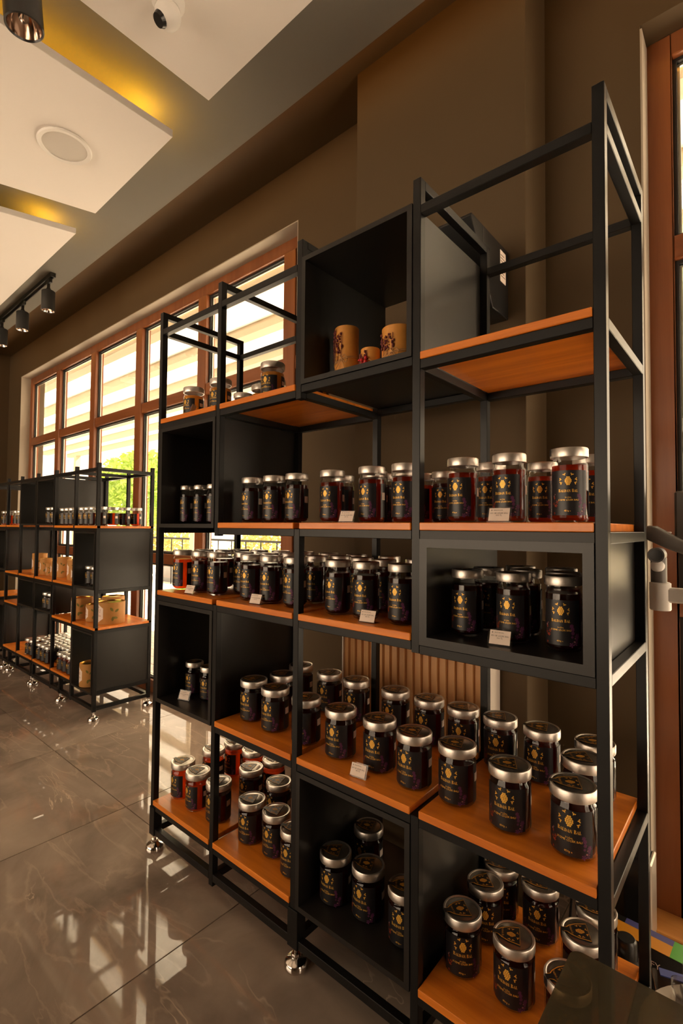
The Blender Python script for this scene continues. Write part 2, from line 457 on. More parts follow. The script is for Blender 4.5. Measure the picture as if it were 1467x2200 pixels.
struct('ceiling', cm.mesh('ceiling', CEIL))
struct('trim_1', MB().box(X0, X1, 0.470, Y1 + .02, ZR, 3.4).mesh('trim_1', WALL))
ledc = tag(bx('cove_light_strip', LEDW, None, -6.2, 0.6, 0.472, 0.478, 3.168, 3.176), 'warm light strip in the ceiling slot along the window wall', 'light strip')

# windows ----------------------------------------------------------------
FY0, FY1 = 0.915, 0.985
ZT0, ZT1, ZL0, ZL1 = 2.135, 2.212, 0.963, 1.037
def window(name, xa, xb, mulls, zb, rows):
    """outer frame + mullions + transoms + glazing; xa, xb the opening; mulls the mullion centres"""
    w = struct(name, MB().box(xa, xa + .075, FY0, FY1, 0, 2.90).box(xb - .075, xb, FY0, FY1, 0, 2.90)
               .box(xa + .075, xb - .075, FY0, FY1, 2.825, 2.90).box(xa + .075, xb - .075, FY0, FY1, 0, zb).mesh(name, FRAME, 0.003, 30))
    hw = 0.048
    edges = [xa + .075] + [e for m in mulls for e in (m - hw, m + hw)] + [xb - .075]
    for m in mulls:
        bx('mullion', FRAME, w, m - hw, m + hw, FY0 - .006, FY1, zb, 2.825, 0.004)
    cells = [(edges[2 * k], edges[2 * k + 1]) for k in range(len(edges) // 2)]
    for (a, b) in cells:
        for z0, z1 in ((ZT0, ZT1), (ZL0, ZL1)):
            bx('transom', FRAMEX, w, a, b, FY0, FY1, z0, z1, 0.003)
        for z0, z1 in ((zb, ZL0), (ZL1, ZT0), (ZT1, 2.825)):
            p = bx('pane', GLASS, w, a + .012, b - .012, .948, .952, z0 + .012, z1 - .012)
            g = MB()
            for q in ((a, b, z0, z0 + .012), (a, b, z1 - .012, z1), (a, a + .012, z0 + .012, z1 - .012), (b - .012, b, z0 + .012, z1 - .012)):
                g.box(q[0], q[1], .938, .962, q[2], q[3])
            obj('gasket', g.mesh('gasket', GASKET), p)
            g = MB()
            for q in ((a + .012, b - .012, z0 + .012, z0 + .02), (a + .012, b - .012, z1 - .02, z1 - .012), (a + .012, a + .02, z0 + .02, z1 - .02), (b - .02, b - .012, z0 + .02, z1 - .02)):
                g.box(q[0], q[1], .9535, .9615, q[2], q[3])
            obj('spacer', g.mesh('spacer', ALU), p)
    return w
window('window_1', -6.04, -1.64, [-5.215, -4.39, -3.543, -2.666, -1.80], 0.09, 3)
window('door_1', -0.045, 2.0, [0.98], 0.095, 3)
REVEAL_LIT = plain('reveal_painted_light', (0.42, 0.36, 0.28), 0.8)  # lighter than the wall: daylight on the linings painted into their colour
struct('trim_3', MB().box(-6.04, -1.64, Y1 + .001, FY0, 2.894, 2.90).box(-6.04, -6.034, Y1 + .001, FY0, 0, 2.894).box(-1.646, -1.64, Y1 + .001, FY0, 0, 2.894).mesh('trim_3', REVEAL_LIT))
struct('trim_4', MB().box(-.045, -.039, Y1 + .001, FY0, 0.02, 2.89).mesh('trim_4', REVEAL_LIT))
# wooden threshold before the door
struct('trim_2', MB().box(-0.045, 2.0, 0.80, 0.915, 0.0, 0.02).mesh('trim_2', UNDER, 0.003, 30))

# ------------------------------------------------------------------ suspended ceiling panels
ZP0, ZP1 = 2.98, 3.014
def ceiling_panel(label, poly, led):
    t = thing('ceiling_panel', label, 'ceiling panel', (poly[0][0], poly[0][1], ZP0))
    ox, oy = poly[0]
    pl = [(x - ox, y - oy) for x, y in poly]
    obj('slab', MB().prism(pl, 0, ZP1 - ZP0).mesh('slab', PANEL, 0.0015, 30), t)
    # hangers up to the ceiling
    cx = sum(p[0] for p in pl) / len(pl); cy = sum(p[1] for p in pl) / len(pl)
    for sx in (-.35, .35):
        for sy in (-.4, .4):
            bx('hanger', BLACK, t, cx + sx - .006, cx + sx + .006, cy + sy - .006, cy + sy + .006, ZP1 - ZP0, ZM - ZP0)
    for (x0, x1, y0, y1) in led:
        bx('light_strip', LEDH if x1 - x0 > .05 else LEDM, t, x0 - ox, x1 - ox, y0 - oy, y1 - oy, ZP1 - ZP0, ZP1 - ZP0 + .008)
    return t
ceiling_panel('white hanging ceiling panel with the round security camera beneath it',
              [(-1.458, 0.127), (-1.458, -1.9), (-0.30, -1.9), (-0.30, 0.12)], [])
ceiling_panel('white hanging ceiling panel with the round ceiling speaker and amber light along its edge',
              [(-1.742, 0.134), (-1.760, -1.9), (-3.20, -1.9), (-2.695, -0.271), (-2.564, 0.147)], [(-1.85, -1.840, -0.9, 0.03), (-1.90, -1.80, 0.035, 0.047)])
ceiling_panel('white hanging ceiling panel above the black lighting track with amber glow at its corner',
              [(-2.848, 0.155), (-2.958, -0.201), (-3.48, -1.9), (-5.6, -1.9), (-5.6, 0.172)], [(-3.10, -3.0, 0.05, 0.062), (-3.012, -3.0, -.05, .062)])

# ceiling speaker
t = thing('ceiling_speaker', 'round white ceiling speaker set in the hanging panel', 'speaker', (-2.166, -0.158, ZP0))
obj('rim', MB().lathe([(0.092, 0.0), (0.108, 0.0), (0.112, -0.006), (0.108, -0.012), (0.092, -0.010), (0.092, 0.0)], 48).mesh('rim', PLWHITE, smooth=40), t)
obj('grille', MB().lathe([(0.0001, -0.010), (0.05, -0.009), (0.0925, -0.006)], 48).mesh('grille', GRILLE, smooth=40), t)

# security camera: base, ball and lens
t = thing('security_camera', 'white dome security camera with a black lens under the ceiling panel', 'camera', (-1.232, -0.185, ZP0))
obj('base', MB().lathe([(0.0001, 0), (0.052, 0), (0.052, -0.012), (0.044, -0.03), (0.04, -0.034), (0.0001, -0.034)], 36).mesh('base', PLWHITE, smooth=40), t)
bl = MB().ball((0, 0, -0.052), 0.042, 28); obj('ball', bl.mesh('ball', PLWHITE, smooth=60), t)
dv = Vector((-0.20, -0.62, -0.75)).normalized()
q = Vector((0, 0, -0.052)) + dv * 0.030
ln = obj('lens', MB().cyl(q, q + dv * 0.016, 0.026, 0.020, 28).mesh('lens', PLBLACK, smooth=40), t)

# track with spot lamps
ZTK = 3.12
t = thing('lighting_track', 'black lighting track screwed to the ceiling beside the hanging panel', 'lighting track', (-3.75, 0.34, ZTK))
pr = MB()
pr.box(-2.3, 0, -.017, .017, -.006, 0).box(-2.3, 0, -.017, -.011, -.03, -.006).box(-2.3, 0, .011, .017, -.03, -.006)
obj('rail', pr.mesh('rail', SPOTBLK), t)
bx('end_cap', SPOTBLK, t, 0, .006, -.018, .018, -.031, 0)
bx('conductor', ALU, t, -2.29, -0.01, -.0105, -.0085, -.024, -.010)
def spot(label, loc, r=0.046, h=0.15, drop=0.085, group=None, tilt=(0.0, 0.0)):
    t = thing('spot_lamp', label, 'spot lamp', loc, 0, group)
    obj('adapter', MB().box(-.045, .045, -.010, .010, -.03, 0).mesh('adapter', SPOTBLK, 0.002, 30), t)
    obj('stem', MB().cyl((0, 0, -.03), (0, 0, -drop), .011, n=14).cyl((0, 0, -drop + .02), (0, 0, -drop - .012), .016, n=14).mesh('stem', SPOTBLK, smooth=40), t)
    rot = Matrix.Translation((0, 0, -drop)) @ Matrix.Rotation(tilt[0], 4, 'X') @ Matrix.Rotation(tilt[1], 4, 'Y')
    hd = obj('lamp_head', MB().lathe([(0.0001, 0), (r - .004, 0), (r, -.004), (r, -h), (r - .003, -h), (r - .004, -h + .006)], 36).mesh('lamp_head', SPOTBLK, smooth=40), t)
    hd.matrix_local = rot
    obj('reflector', MB().lathe([(r - .004, -h + .004), (r * .75, -h + .03), (r * .4, -h + .05), (0.0001, -h + .054)], 24).mesh('reflector', REFLECT, smooth=20), hd)
    return t
spot('black track spot lamp hanging at the end of the lighting track', (-3.83, 0.34, ZTK - .0295))
spot('black track spot lamp, second from the end of the lighting track', (-4.40, 0.34, ZTK - .0295))
spot('black track spot lamp, third from the end of the lighting track', (-4.95, 0.34, ZTK - .0295))
t = thing('ceiling_spot_lamp', 'large black ceiling spot lamp with a mirrored bowl, hung by itself on a rod', 'spot lamp', (-1.462, -0.548, ZM))
obj('canopy', MB().lathe([(0.0001, 0), (0.045, 0), (0.045, -.02), (0.0001, -.02)], 28).mesh('canopy', SPOTBLK, smooth=40), t)
obj('stem', MB().cyl((0, 0, -.02), (0, 0, -.16), .010, n=14).mesh('stem', SPOTBLK, smooth=40), t)
hd = obj('lamp_head', MB().lathe([(0.0001, 0), (0.050, 0), (0.053, -.004), (0.053, -.205), (0.050, -.208), (0.047, -.202)], 40).mesh('lamp_head', SPOTBLK, smooth=40), t)
hd.matrix_local = Matrix.Translation((0, 0, -.15)) @ Matrix.Rotation(0.10, 4, 'X')
obj('reflector', MB().lathe([(0.048, -.203), (0.042, -.178), (0.028, -.155), (0.012, -.142), (0.0001, -.14)], 28).mesh('reflector', REFLECT, smooth=20), hd)

# ------------------------------------------------------------------ shelving units
T = 0.022
def foot_parts(parent, x, y, ztop):
    f = obj('leveling_foot', MB().lathe([(0.0001, 0), (0.031, 0), (0.034, .003), (0.034, .013), (0.030, .020), (0.016, .026), (0.013, .030), (0.0001, .030)], 30).mesh('leveling_foot', CHROME, smooth=35), parent, (x, y, 0))
    obj('stem', MB().cyl((0, 0, .028), (0, 0, ztop), .006, n=12).prism([(.012 * math.cos(k * PI / 3), .012 * math.sin(k * PI / 3)) for k in range(6)], .030, .038).mesh('stem', CHROME, smooth=35), f)

def box_insert(parent, x0, x1, y0, y1, z0, z1, th=0.014, name='cube_box'):
    """open-fronted box shell: four walls with a chamfered front rim, back open"""
    m = MB()
    o = [(x0, z0), (x1, z0), (x1, z1), (x0, z1)]
    i_ = [(x0 + th, z0 + th), (x1 - th, z0 + th), (x1 - th, z1 - th), (x0 + th, z1 - th)]
    for k in range(4):
        a, b = o[k], o[(k + 1) % 4]; c, d = i_[(k + 1) % 4], i_[k]
        j = len(m.v)
        m.v += [(a[0], y0, a[1]), (b[0], y0, b[1]), (c[0], y0, c[1]), (d[0], y0, d[1]), (a[0], y1, a[1]), (b[0], y1, b[1]), (c[0], y1, c[1]), (d[0], y1, d[1])]
        m.f += [(j, j + 1, j + 2, j + 3), (j + 7, j + 6, j + 5, j + 4), (j, j + 4, j + 5, j + 1), (j + 3, j + 2, j + 6, j + 7)]
    return obj(name, m.mesh(name, CHAR, smooth=30), parent)

# ---- near unit
XA, XB, XC, XD, XE = 0.0, -0.398, -0.798, -1.189, -1.573     # left faces of the front posts
D = 0.398
ZTOP, ZRAIL = 2.088, 2.019
S1, S2, S3, S4, S5 = 1.660, 1.254, 0.993, 0.590, 0.192      # shelf top levels
BT = 0.018
near = thing('shelving_unit', 'tall black steel shelving unit with orange wood shelves and cube boxes', 'shelving unit', (-0.8, 0.2, 0))
NX, NY = -0.8, 0.2
def nb(name, mat, x0, x1, y0, y1, z0, z1, bevel=0.0012, parent=None):
    p = parent or near
    return obj(name, MB().box(x0 - NX, x1 - NX, y0 - NY, y1 - NY, z0, z1).mesh(name, mat, bevel, 30), p)
# front posts (staggered) and full-height back posts
for x, spans in ((XA, [(.06, ZTOP)]), (XB, [(.045, S4 - BT), (S3 - .045, ZTOP)]), (XC, [(.15, S2 - BT), (S1 - .045, ZTOP)]),
                 (XD, [(.045, S3 - BT), (S2 - .045, ZTOP)]), (XE, [(.15, ZTOP)])):
    for z0, z1 in spans: nb('post', BLACK, x, x + T, 0, T, z0, z1)
for x in (XA, XB, XC, XD, XE):
    nb('post', BLACK, x, x + T, D - T, D, .045, ZTOP)
    if x != XC: nb('rail', BLACK, x, x + T, T, D - T, ZTOP - T, ZTOP)
nb('rail', BLACK, XC, XC + T, T, D - T, ZTOP - T, ZTOP)
for x in (XE, XA): nb('rail', BLACK, x, x + T, T, D - T, ZRAIL - T, ZRAIL)
# wide legs with levelling feet
for x in (XE, XC, XA):
    nb('leg', BLACK, x - .006 if x == XC else x, x + .034, -.004, .030, .060, .165 if x != XA else .14)
    foot_parts(near, x + .014 - NX, .013 - NY, .062)
    nb('leg', BLACK, x, x + .034, D - .034, D, .060, .14)
    foot_parts(near, x + .014 - NX, D - .013 - NY, .062)
BAYS = [(XE, XD), (XD, XC), (XC, XB), (XB, XA)]
def bay(i): return BAYS[i][0] + T, BAYS[i][1]
def rails(i, z, right_post=True):
    a, b = bay(i)
    nb('rail', BLACK, a, b, 0, T, z - T, z); nb('rail', BLACK, a, b, D - T, D, z - T, z)
# top rails
for i in (0, 1, 3): rails(i, ZRAIL)
# bottom frame
for i in range(4):
    a, b = bay(i)
    nb('rail', BLACK, a, b, 0, T, .062, .086); nb('rail', BLACK, a, b, D - T, D, .062, .086)
for x in (XE, XD, XC, XB, XA): nb('rail', BLACK, x, x + T, T, D - T, .062, .086)
# shelf boards: which bays carry a board at each level
def board(i, ztop, ext=0.0):
    a, b = bay(i)
    o = nb('shelf_board', BOARD, a + .0012, b - .0012 + ext, -.004, D - .002, ztop - BT, ztop, 0.0015)
    z = ztop - BT
    rails(i, z)
    return o
def dside(x, z): nb('rail', BLACK, x, x + T, T, D - T, z - T, z)
for i, z in ((0, S1), (1, S1), (3, S1), (1, S2), (2, S2), (3, S2), (0, S3), (1, S3), (2, S3), (1, S4), (2, S4), (3, S4), (0, S5), (1, S5), (3, S5)):
    board(i, z)
for x, z in ((XE, S1), (XD, S1), (XC, S1), (XB, S1), (XA, S1), (XE, S2), (XD, S2), (XC, S2), (XB, S2), (XA, S2), (XE, S3), (XD, S3), (XC, S3), (XB, S3),
             (XA, .969 + .022), (XE, S4), (XD, S4), (XC, S4), (XB, S4), (XA, S4), (XE, S5), (XD, S5), (XC, S5), (XB, S5), (XA, S5)):
    dside(x, z - BT)
# cube boxes
def nbox(i, z0, z1, th=.014):
    a, b = bay(i)
    return box_insert(near, a + .001 - NX, b - .001 - NX, -.003 - NY, D - NY, z0, z1, th)
nbox(2, 1.655, 2.030)
nbox(0, S2 - BT, S1 - BT - T)
nbox(3, 0.969, S2 - BT - T + .002, .020)
nbox(0, .568, S3 - BT - T)
nbox(2, .170, S4 - BT - T)
nb('rail', BLACK, XC + T, XB, 0, T, 1.632, 1.654); nb('rail', BLACK, XC + T, XB, D - T, D, 1.632, 1.654)
nb('rail', BLACK, XB + T, XA, 0, T, .947, .968); nb('rail', BLACK, XB + T, XA, D - T, D, .947, .968)

# ---- far unit, along the windows
FX = [-3.025, -3.372, -3.735, -4.105, -4.480, -4.828, -5.19, -5.55]
FD0, FD1 = 0.385, 0.772
FT, FTOP = 0.022, 1.648
far = thing('shelving_unit', 'lower black steel shelving unit in front of the windows, holding kraft tubs', 'shelving unit', (-4.2, .58, 0))
def fbx(name, mat, x0, x1, y0, y1, z0, z1, bevel=0.0):
    return obj(name, MB().box(x0 + 4.2, x1 + 4.2, y0 - .58, y1 - .58, z0, z1).mesh(name, mat, bevel, 30 if bevel else None), far)
fs2, fs3, fs4, fs5 = 1.240, .842, .586, .203
for k, x in enumerate(FX):
    fbx('post', BLACK, x, x + FT, FD0, FD0 + FT, .055, FTOP, .001)
    fbx('post', BLACK, x, x + FT, FD1 - FT, FD1, .055, FTOP, .001)
    for z in (FTOP - .03, fs2 - .018, fs3 - .018, fs4 - .018, fs5 - .018, .085):
        fbx('rail', BLACK, x, x + FT, FD0 + FT, FD1 - FT, z - FT, z)
for k in (0, 3, 5, 7):
    for y in (FD0 + .011, FD1 - .011): foot_parts(far, FX[k] + .011 + 4.2, y - .58, .058)
for xl in (-3.555, -4.67):
    fbx('leg', BLACK, xl - .012, xl + .012, FD0, FD0 + .024, .055, .185)
    foot_parts(far, xl + 4.2, FD0 + .012 - .58, .058)
foot_parts(far, FX[3] - .03 + 4.2, FD0 + .011 - .58, .07); fbx('leg', BLACK, FX[3] - .044, FX[3] - .016, FD0, FD0 + .022, .06, .2)
def fbay(k): return FX[k + 1] + FT, FX[k]
for k in range(7):
    a, b = fbay(k)
    for z in (FTOP - .03, .085):
        fbx('rail', BLACK, a, b, FD0, FD0 + FT, z - FT, z); fbx('rail', BLACK, a, b, FD1 - FT, FD1, z - FT, z)
def fboard(k, z):
    a, b = fbay(k)
    fbx('shelf_board', BOARD, a + .001, b + (FT if k == 0 and z > 0.5 else -.001), FD0 - .003, FD1 - .003, z - .016, z, .001)
    for y in (FD0, FD1 - FT): fbx('rail', BLACK, a, b, y, y + FT, z - .038, z - .0165)
for k, z in ((0, fs2), (1, fs2), (4, fs2), (5, fs2), (6, fs2), (0, fs4), (1, fs4), (4, fs4), (6, fs4),
             (1, fs3), (2, fs3), (3, fs3), (4, fs3), (1, fs5), (2, fs5), (3, fs5), (4, fs5), (6, fs5)):
    fboard(k, z)
def fbox(k, z0, z1, back=False):
    a, b = fbay(k)
    o = box_insert(far, a + .001 + 4.2, b - .001 + 4.2, FD0 - .002 - .58, FD1 - .58, z0, z1, .012)
    return o
for k, z0, z1 in ((2, fs2, FTOP - .055), (3, fs2, FTOP - .055), (0, .825, fs2 - .04), (5, fs3, fs2 - .04), (2, fs4, fs3 - .04), (3, fs4, fs3 - .04), (0, .158, fs4 - .04), (5, .158, fs4 - .04)):
    fbox(k, z0, z1)
fbx('side_panel', CHAR, FX[0] + FT * .3, FX[0] + FT * .8, FD0 + FT, FD1 - FT, .825, fs2 - .04)
fbx('side_panel', CHAR, FX[0] + FT * .3, FX[0] + FT * .8, FD0 + FT, FD1 - FT, .158, fs4 - .04)

# ------------------------------------------------------------------ lettering and prints
def text2d(body, size, align='CENTER'):
    cu = bpy.data.curves.new('lettering', 'FONT'); cu.body = body; cu.size = size; cu.align_x = align; cu.resolution_u = 1
    o = bpy.data.objects.new('lettering', cu); C.objects.link(o)
    bpy.context.view_layer.update()
    me = o.evaluated_get(bpy.context.evaluated_depsgraph_get()).to_mesh()
    v = [(p.co.x, p.co.y) for p in me.vertices]; f = [tuple(p.vertices) for p in me.polygons]
    o.to_mesh_clear(); bpy.data.objects.remove(o); bpy.data.curves.remove(cu)
    return v, f
def arc(cx, cy, rx, ry, a0, a1, n): return [(cx + rx * math.cos(a0 + (a1 - a0) * k / n), cy + ry * math.sin(a0 + (a1 - a0) * k / n)) for k in range(n + 1)]
def ring_part(cx, cy, ro, ri, ryo, ryi, a0, a1, n=5):
    o = arc(cx, cy, ro, ryo, a0, a1, n); i = arc(cx, cy, ri, ryi, a0, a1, n)
    return [[o[k], o[k + 1], i[k + 1], i[k]] for k in range(n)]
def R4(x0, x1, y0, y1): return [(x0, y0), (x1, y0), (x1, y1), (x0, y1)]
GLY = {   # high-contrast serif capitals: fat stems, hairline strokes
    'B': (.62, [R4(.06, .22, 0, 1), R4(0, .3, 0, .05), R4(0, .3, .95, 1)] + ring_part(.3, .25, .30, .15, .25, .20, -PI / 2, PI / 2) + ring_part(.28, .75, .26, .12, .25, .20, -PI / 2, PI / 2)),
    'A': (.72, [[(0, 0), (.06, 0), (.36, .92), (.34, 1)], [(.34, 1), (.50, 0), (.70, 0), (.40, 1)], R4(.14, .55, .28, .33), R4(-.04, .14, 0, .05), R4(.44, .76, 0, .05)]),
    'L': (.58, [R4(.08, .25, 0, 1), R4(0, .34, .95, 1), R4(0, .54, 0, .05), [(.48, 0), (.56, 0), (.56, .28), (.52, .28)]]),
    'D': (.74, [R4(.08, .24, 0, 1), R4(0, .3, 0, .05), R4(0, .3, .95, 1)] + ring_part(.26, .5, .44, .27, .5, .45, -PI / 2, PI / 2, 7)),
    'N': (.78, [R4(.08, .13, 0, 1), [(.04, 1), (.24, 1), (.68, 0), (.56, 0)], R4(.62, .67, 0, 1), R4(0, .22, 0, .05), R4(.52, .76, .95, 1)]),
    ' ': (.34, [])}
def serif(s, h):
    polys = []; x = 0
    for k, ch in enumerate(s):
        w, ps = GLY[ch]; q = h * (1.22 if k == 0 or s[k - 1] == ' ' else 1.0)
        for p in ps: polys.append([(x + a * q, b * q) for a, b in p])
        x += (w + .06) * q
    return [[(a - x / 2, b) for a, b in p] for p in polys]
def emblem(r):
    """a hive of cells with six bees round it, in a plane, centred"""
    hexes, bees = [], []
    s = r * .165
    for row, n in enumerate((2, 3, 4, 4, 3, 2)):
        for k in range(n):
            cx = (k - (n - 1) / 2) * s * 1.80; cy = (2.5 - row) * s * 1.60
            hexes.append([(cx + s * .90 * math.cos(PI / 6 + j * PI / 3), cy + s * .90 * math.sin(PI / 6 + j * PI / 3)) for j in range(6)])
    for a in (205, 172, 118, 62, 8, -25):
        t = math.radians(a); cx, cy = 1.32 * r * math.cos(t), 1.15 * r * math.sin(t) + .12 * r
        d = (math.cos(t), math.sin(t)); n_ = (-d[1], d[0])
        def L(u, v): return (cx + d[0] * u * r + n_[0] * v * r, cy + d[1] * u * r + n_[1] * v * r)
        bees.append([L(-.22, 0), L(-.08, .08), L(.08, .08), L(.2, 0), L(.08, -.08), L(-.08, -.08)])
        bees.append([L(-.02, .09), L(.22, .16), L(.20, .28), L(.04, .24)])
        bees.append([L(-.02, -.09), L(.22, -.16), L(.20, -.28), L(.04, -.24)])
    return hexes, bees
def flowers(cx, cy, r, n, seed):
    g = random.Random(seed); out = []
    for _ in range(n):
        x, y, q = cx + g.uniform(-.9, .9) * r * .55, cy + g.uniform(-1.6, 1.6) * r, r * g.uniform(.16, .36)
        k = g.choice((4, 5, 5, 6)); a0 = g.uniform(0, 2)
        for j in range(k):
            t = a0 + 2 * PI * j / k
            out.append([(x, y), (x + q * math.cos(t - .4), y + q * math.sin(t - .4)), (x + q * 1.25 * math.cos(t), y + q * 1.25 * math.sin(t)), (x + q * math.cos(t + .4), y + q * math.sin(t + .4))])
    return out
def bend(polys, Rr, u0=0.0, v0=0.0):
    m = MB()
    for p in polys:
        m.poly([(Rr * math.sin((a + u0) / Rr), -Rr * math.cos((a + u0) / Rr), b + v0) for a, b in p])
    return m
def bend_text(m, tv, Rr, u0, v0):
    v, f = tv; i = len(m.v)
    m.v += [(Rr * math.sin((a + u0) / Rr), -Rr * math.cos((a + u0) / Rr), b + v0) for a, b in v]
    m.f += [tuple(i + k for k in q) for q in f]
    return m

T_DOGAL = text2d('DOĞAL', 1.0)
T_SUZME = text2d('SÜZME ÇİÇEK BALI', 1.0)
T_850 = text2d('850g e', 1.0)
T_450 = text2d('450g e', 1.0)
def sc(t, k): return [(a * k, b * k) for a, b in t[0]], t[1]

JARS = {}
def jar_proto(kind, r, h, lidh, hmat, lr, weight, detail=True, lidmat=None, fill=0.90, lab=(0.06, 0.80)):
    """jar > glass_body, honey, label (> emblem, lettering, weight_mark, flower_print, petal_print), back_label (> sticker), lid (> lid_disc, seal)"""
    t = bpy.data.objects.new('honey_jar', None); t.empty_display_size = .03; C.objects.link(t)
    zb = h - lidh                       # underside of the lid
    sh = zb - .012                      # shoulder
    n = 40 if detail else 20
    gb = MB().lathe([(0.0001, .0015), (r - .008, .0), (r - .0025, .0022), (r, .008), (r, sh - .006), (r - .0012, sh - .001), (r - .004, sh + .003), (r - .0045, zb + .006)], n)
    obj('glass_body', gb.mesh('glass_body', JGLASS, smooth=50), t)
    ri = r - .0028; zh = sh * fill
    hb = MB().lathe([(0.0001, .005), (ri - .006, .005), (ri, .010), (ri, zh), (0.0001, zh)], n)
    obj('honey', hb.mesh('honey', hmat, smooth=50), t)
    half = math.radians(60)
    z0, z1 = .006 + lab[0] * sh, lab[1] * sh + .008
    lb = obj('label', MB().lathe([(r + .0004, z0), (r + .0004, z1)], 20 if detail else 10, a0=-PI / 2 - half, a1=-PI / 2 + half).mesh('label', LABEL, smooth=60), t)
    Rr = r + .0009
    lw = r * half * 2; H = z1 - z0
    er = 2 * r * .155
    def fit(tv, frac):
        w = max(a for a, b in tv[0]) - min(a for a, b in tv[0]); return sc(tv, 2 * r * frac / w)
    hx, be = emblem(er)
    obj('emblem', bend(hx + be, Rr, 0, z0 + H * .765).mesh('emblem', GOLD), lb)
    m = bend(serif('BALDAN BAL', r * .140), Rr, 0, z0 + H * .515)
    if detail:
        bend_text(m, fit(T_DOGAL, .16), Rr, 0, z0 + H * .385)
        bend_text(m, fit(T_SUZME, .55), Rr, 0, z0 + H * .325)
        obj('lettering', m.mesh('lettering', GOLD), lb)
        obj('weight_mark', bend_text(MB(), fit(weight, .17), Rr, -lw * .02, z0 + H * .085).mesh('weight_mark', GOLD), lb)
        obj('flower_print', bend(flowers(lw * .36, H * .26, H * .15, 9, 3), Rr, 0, z0).mesh('flower_print', PURPLE), lb)
        obj('petal_print', bend(flowers(-lw * .35, H * .22, H * .11, 7, 8), Rr, 0, z0).mesh('petal_print', REDINK), lb)
        obj('blossom_print', bend(flowers(lw * .37, H * .13, H * .05, 4, 5) + flowers(-lw * .38, H * .42, H * .05, 3, 6), Rr, 0, z0).mesh('blossom_print', PINK), lb)
    else:
        obj('lettering', m.mesh('lettering', GOLD), lb)
    # narrow label on the back with a white code patch
    c = -PI / 2 + math.radians(112)
    bl_ = obj('back_label', MB().lathe([(r + .0004, z0), (r + .0004, z1)], 10, a0=c - .50, a1=c + .62).mesh('back_label', LABEL, smooth=60), t)
    obj('sticker', MB().lathe([(r + .0008, z0 + H * .52), (r + .0008, z0 + H * .74)], 6, a0=c - .40, a1=c + .05).mesh('sticker', PAPER, smooth=60), bl_)
    # lid with rolled rim, disc and folded seal
    ld = obj('lid', MB().lathe([(lr - .004, zb), (lr - .0005, zb), (lr, zb + .002), (lr, h - .0025), (lr - .0015, h), (lr - .004, h), (lr - .006, h - .0012)], n).mesh('lid', lidmat or LID, smooth=35), t)
    obj('lid_disc', MB().lathe([(lr - .0058, h - .0012), (lr - .010, h - .0016), (lr - .012, h - .0008), (0.0001, h - .0008)], n).mesh('lid_disc', LIDTOP if lidmat is None else lidmat, smooth=35), ld)
    if detail:
        q = lr * .98
        shp = [(-.30, -.62), (.28, -.50), (.62, -.34), (.80, -.17), (1.0, -.14), (1.0, .14), (.80, .17), (.62, .34), (.28, .50), (-.30, .62)]
        a_ = math.radians(200); ca, sa = math.cos(a_), math.sin(a_)
        def tr(p, z): return (ca * p[0] * q - sa * p[1] * q, sa * p[0] * q + ca * p[1] * q, z)
        sl = obj('seal', MB().poly([tr(p, h + .0006) for p in shp]).poly([tr((1.012, .14), h + .0006), tr((1.0, .14), h + .0006), tr((1.0, -.14), h + .0006), tr((1.012, -.14), h + .0006)])
                 .poly([tr((1.035, -.14), h - .001), tr((1.035, .14), h - .001), tr((1.035, .14), h - lidh * .8), tr((1.035, -.14), h - lidh * .8)]).mesh('seal', LABEL), ld)
        inn = [(p[0] * .90 - .004, p[1] * .86) for p in shp]
        wd = [(p[0] * .955 - .002, p[1] * .93) for p in shp]
        mm = MB()
        for k in range(len(shp)):
            if k == 4: continue
            k2 = (k + 1) % len(shp)
            mm.poly([tr(wd[k], h + .0010), tr(wd[k2], h + .0010), tr(inn[k2], h + .0010), tr(inn[k], h + .0010)])
        hx2, be2 = emblem(.26)
        for p in hx2 + be2: mm.poly([tr((.12 - b, a), h + .0010) for a, b in p][::1])
        for p in serif('BALDAN BAL', .088): mm.poly([tr((.58 - b, a), h + .0010) for a, b in p])
        obj('seal_print', mm.mesh('seal_print', GOLDD), sl) if False else obj('seal_print', mm.mesh('seal_print', GOLDD), ld)
    JARS[kind] = [t, False]
    return t
jar_proto('big', .0440, .133, .021, HDARK, .0455, T_850, lab=(.03, .90), fill=.96)
jar_proto('bigred', .0440, .133, .021, HRED, .0455, T_850, lab=(.06, .84), fill=.96)
jar_proto('slim', .0362, .154, .019, HDARK, .0370, T_450, lab=(.07, .80), fill=.96)
jar_proto('slimred', .0362, .154, .019, HRED, .0370, T_450, lab=(.07, .80), fill=.96)
jar_proto('slimmid', .0362, .154, .019, HMID, .0370, T_450, lab=(.07, .80), fill=.96)
jar_proto('slender', .0250, .150, .016, HDARK, .0255, T_450, lab=(.04, .80))
jar_proto('medium', .0330, .126, .018, HDARK, .0340, T_450)
jar_proto('cream', .0385, .118, .020, HAMB, .0400, T_450, lab=(.05, .74), fill=.97)
jar_proto('fardark', .0360, .125, .018, HDARK, .0370, T_450, detail=False, lidmat=LIDWHITE)
jar_proto('farred', .0360, .125, .018, HRED, .0370, T_450, detail=False, lidmat=LIDWHITE)
rj = random.Random(11)
def jar(kind, x, y, z, label, group, rz=None):
    P = JARS[kind]
    o = P[0] if not P[1] else copy_tree(P[0])
    P[1] = True
    o.location = (x, y, z + .0006); o.rotation_euler.z = rj.uniform(-.10, .22) if rz is None else rz
    tag(o, label, 'jar', group)
    return o

ORD = ['first', 'second', 'third', 'fourth', 'fifth', 'sixth', 'seventh', 'eighth', 'ninth', 'tenth', 'eleventh', 'twelfth']
def rank(x, xs): return ORD[sorted(xs).index(x)]
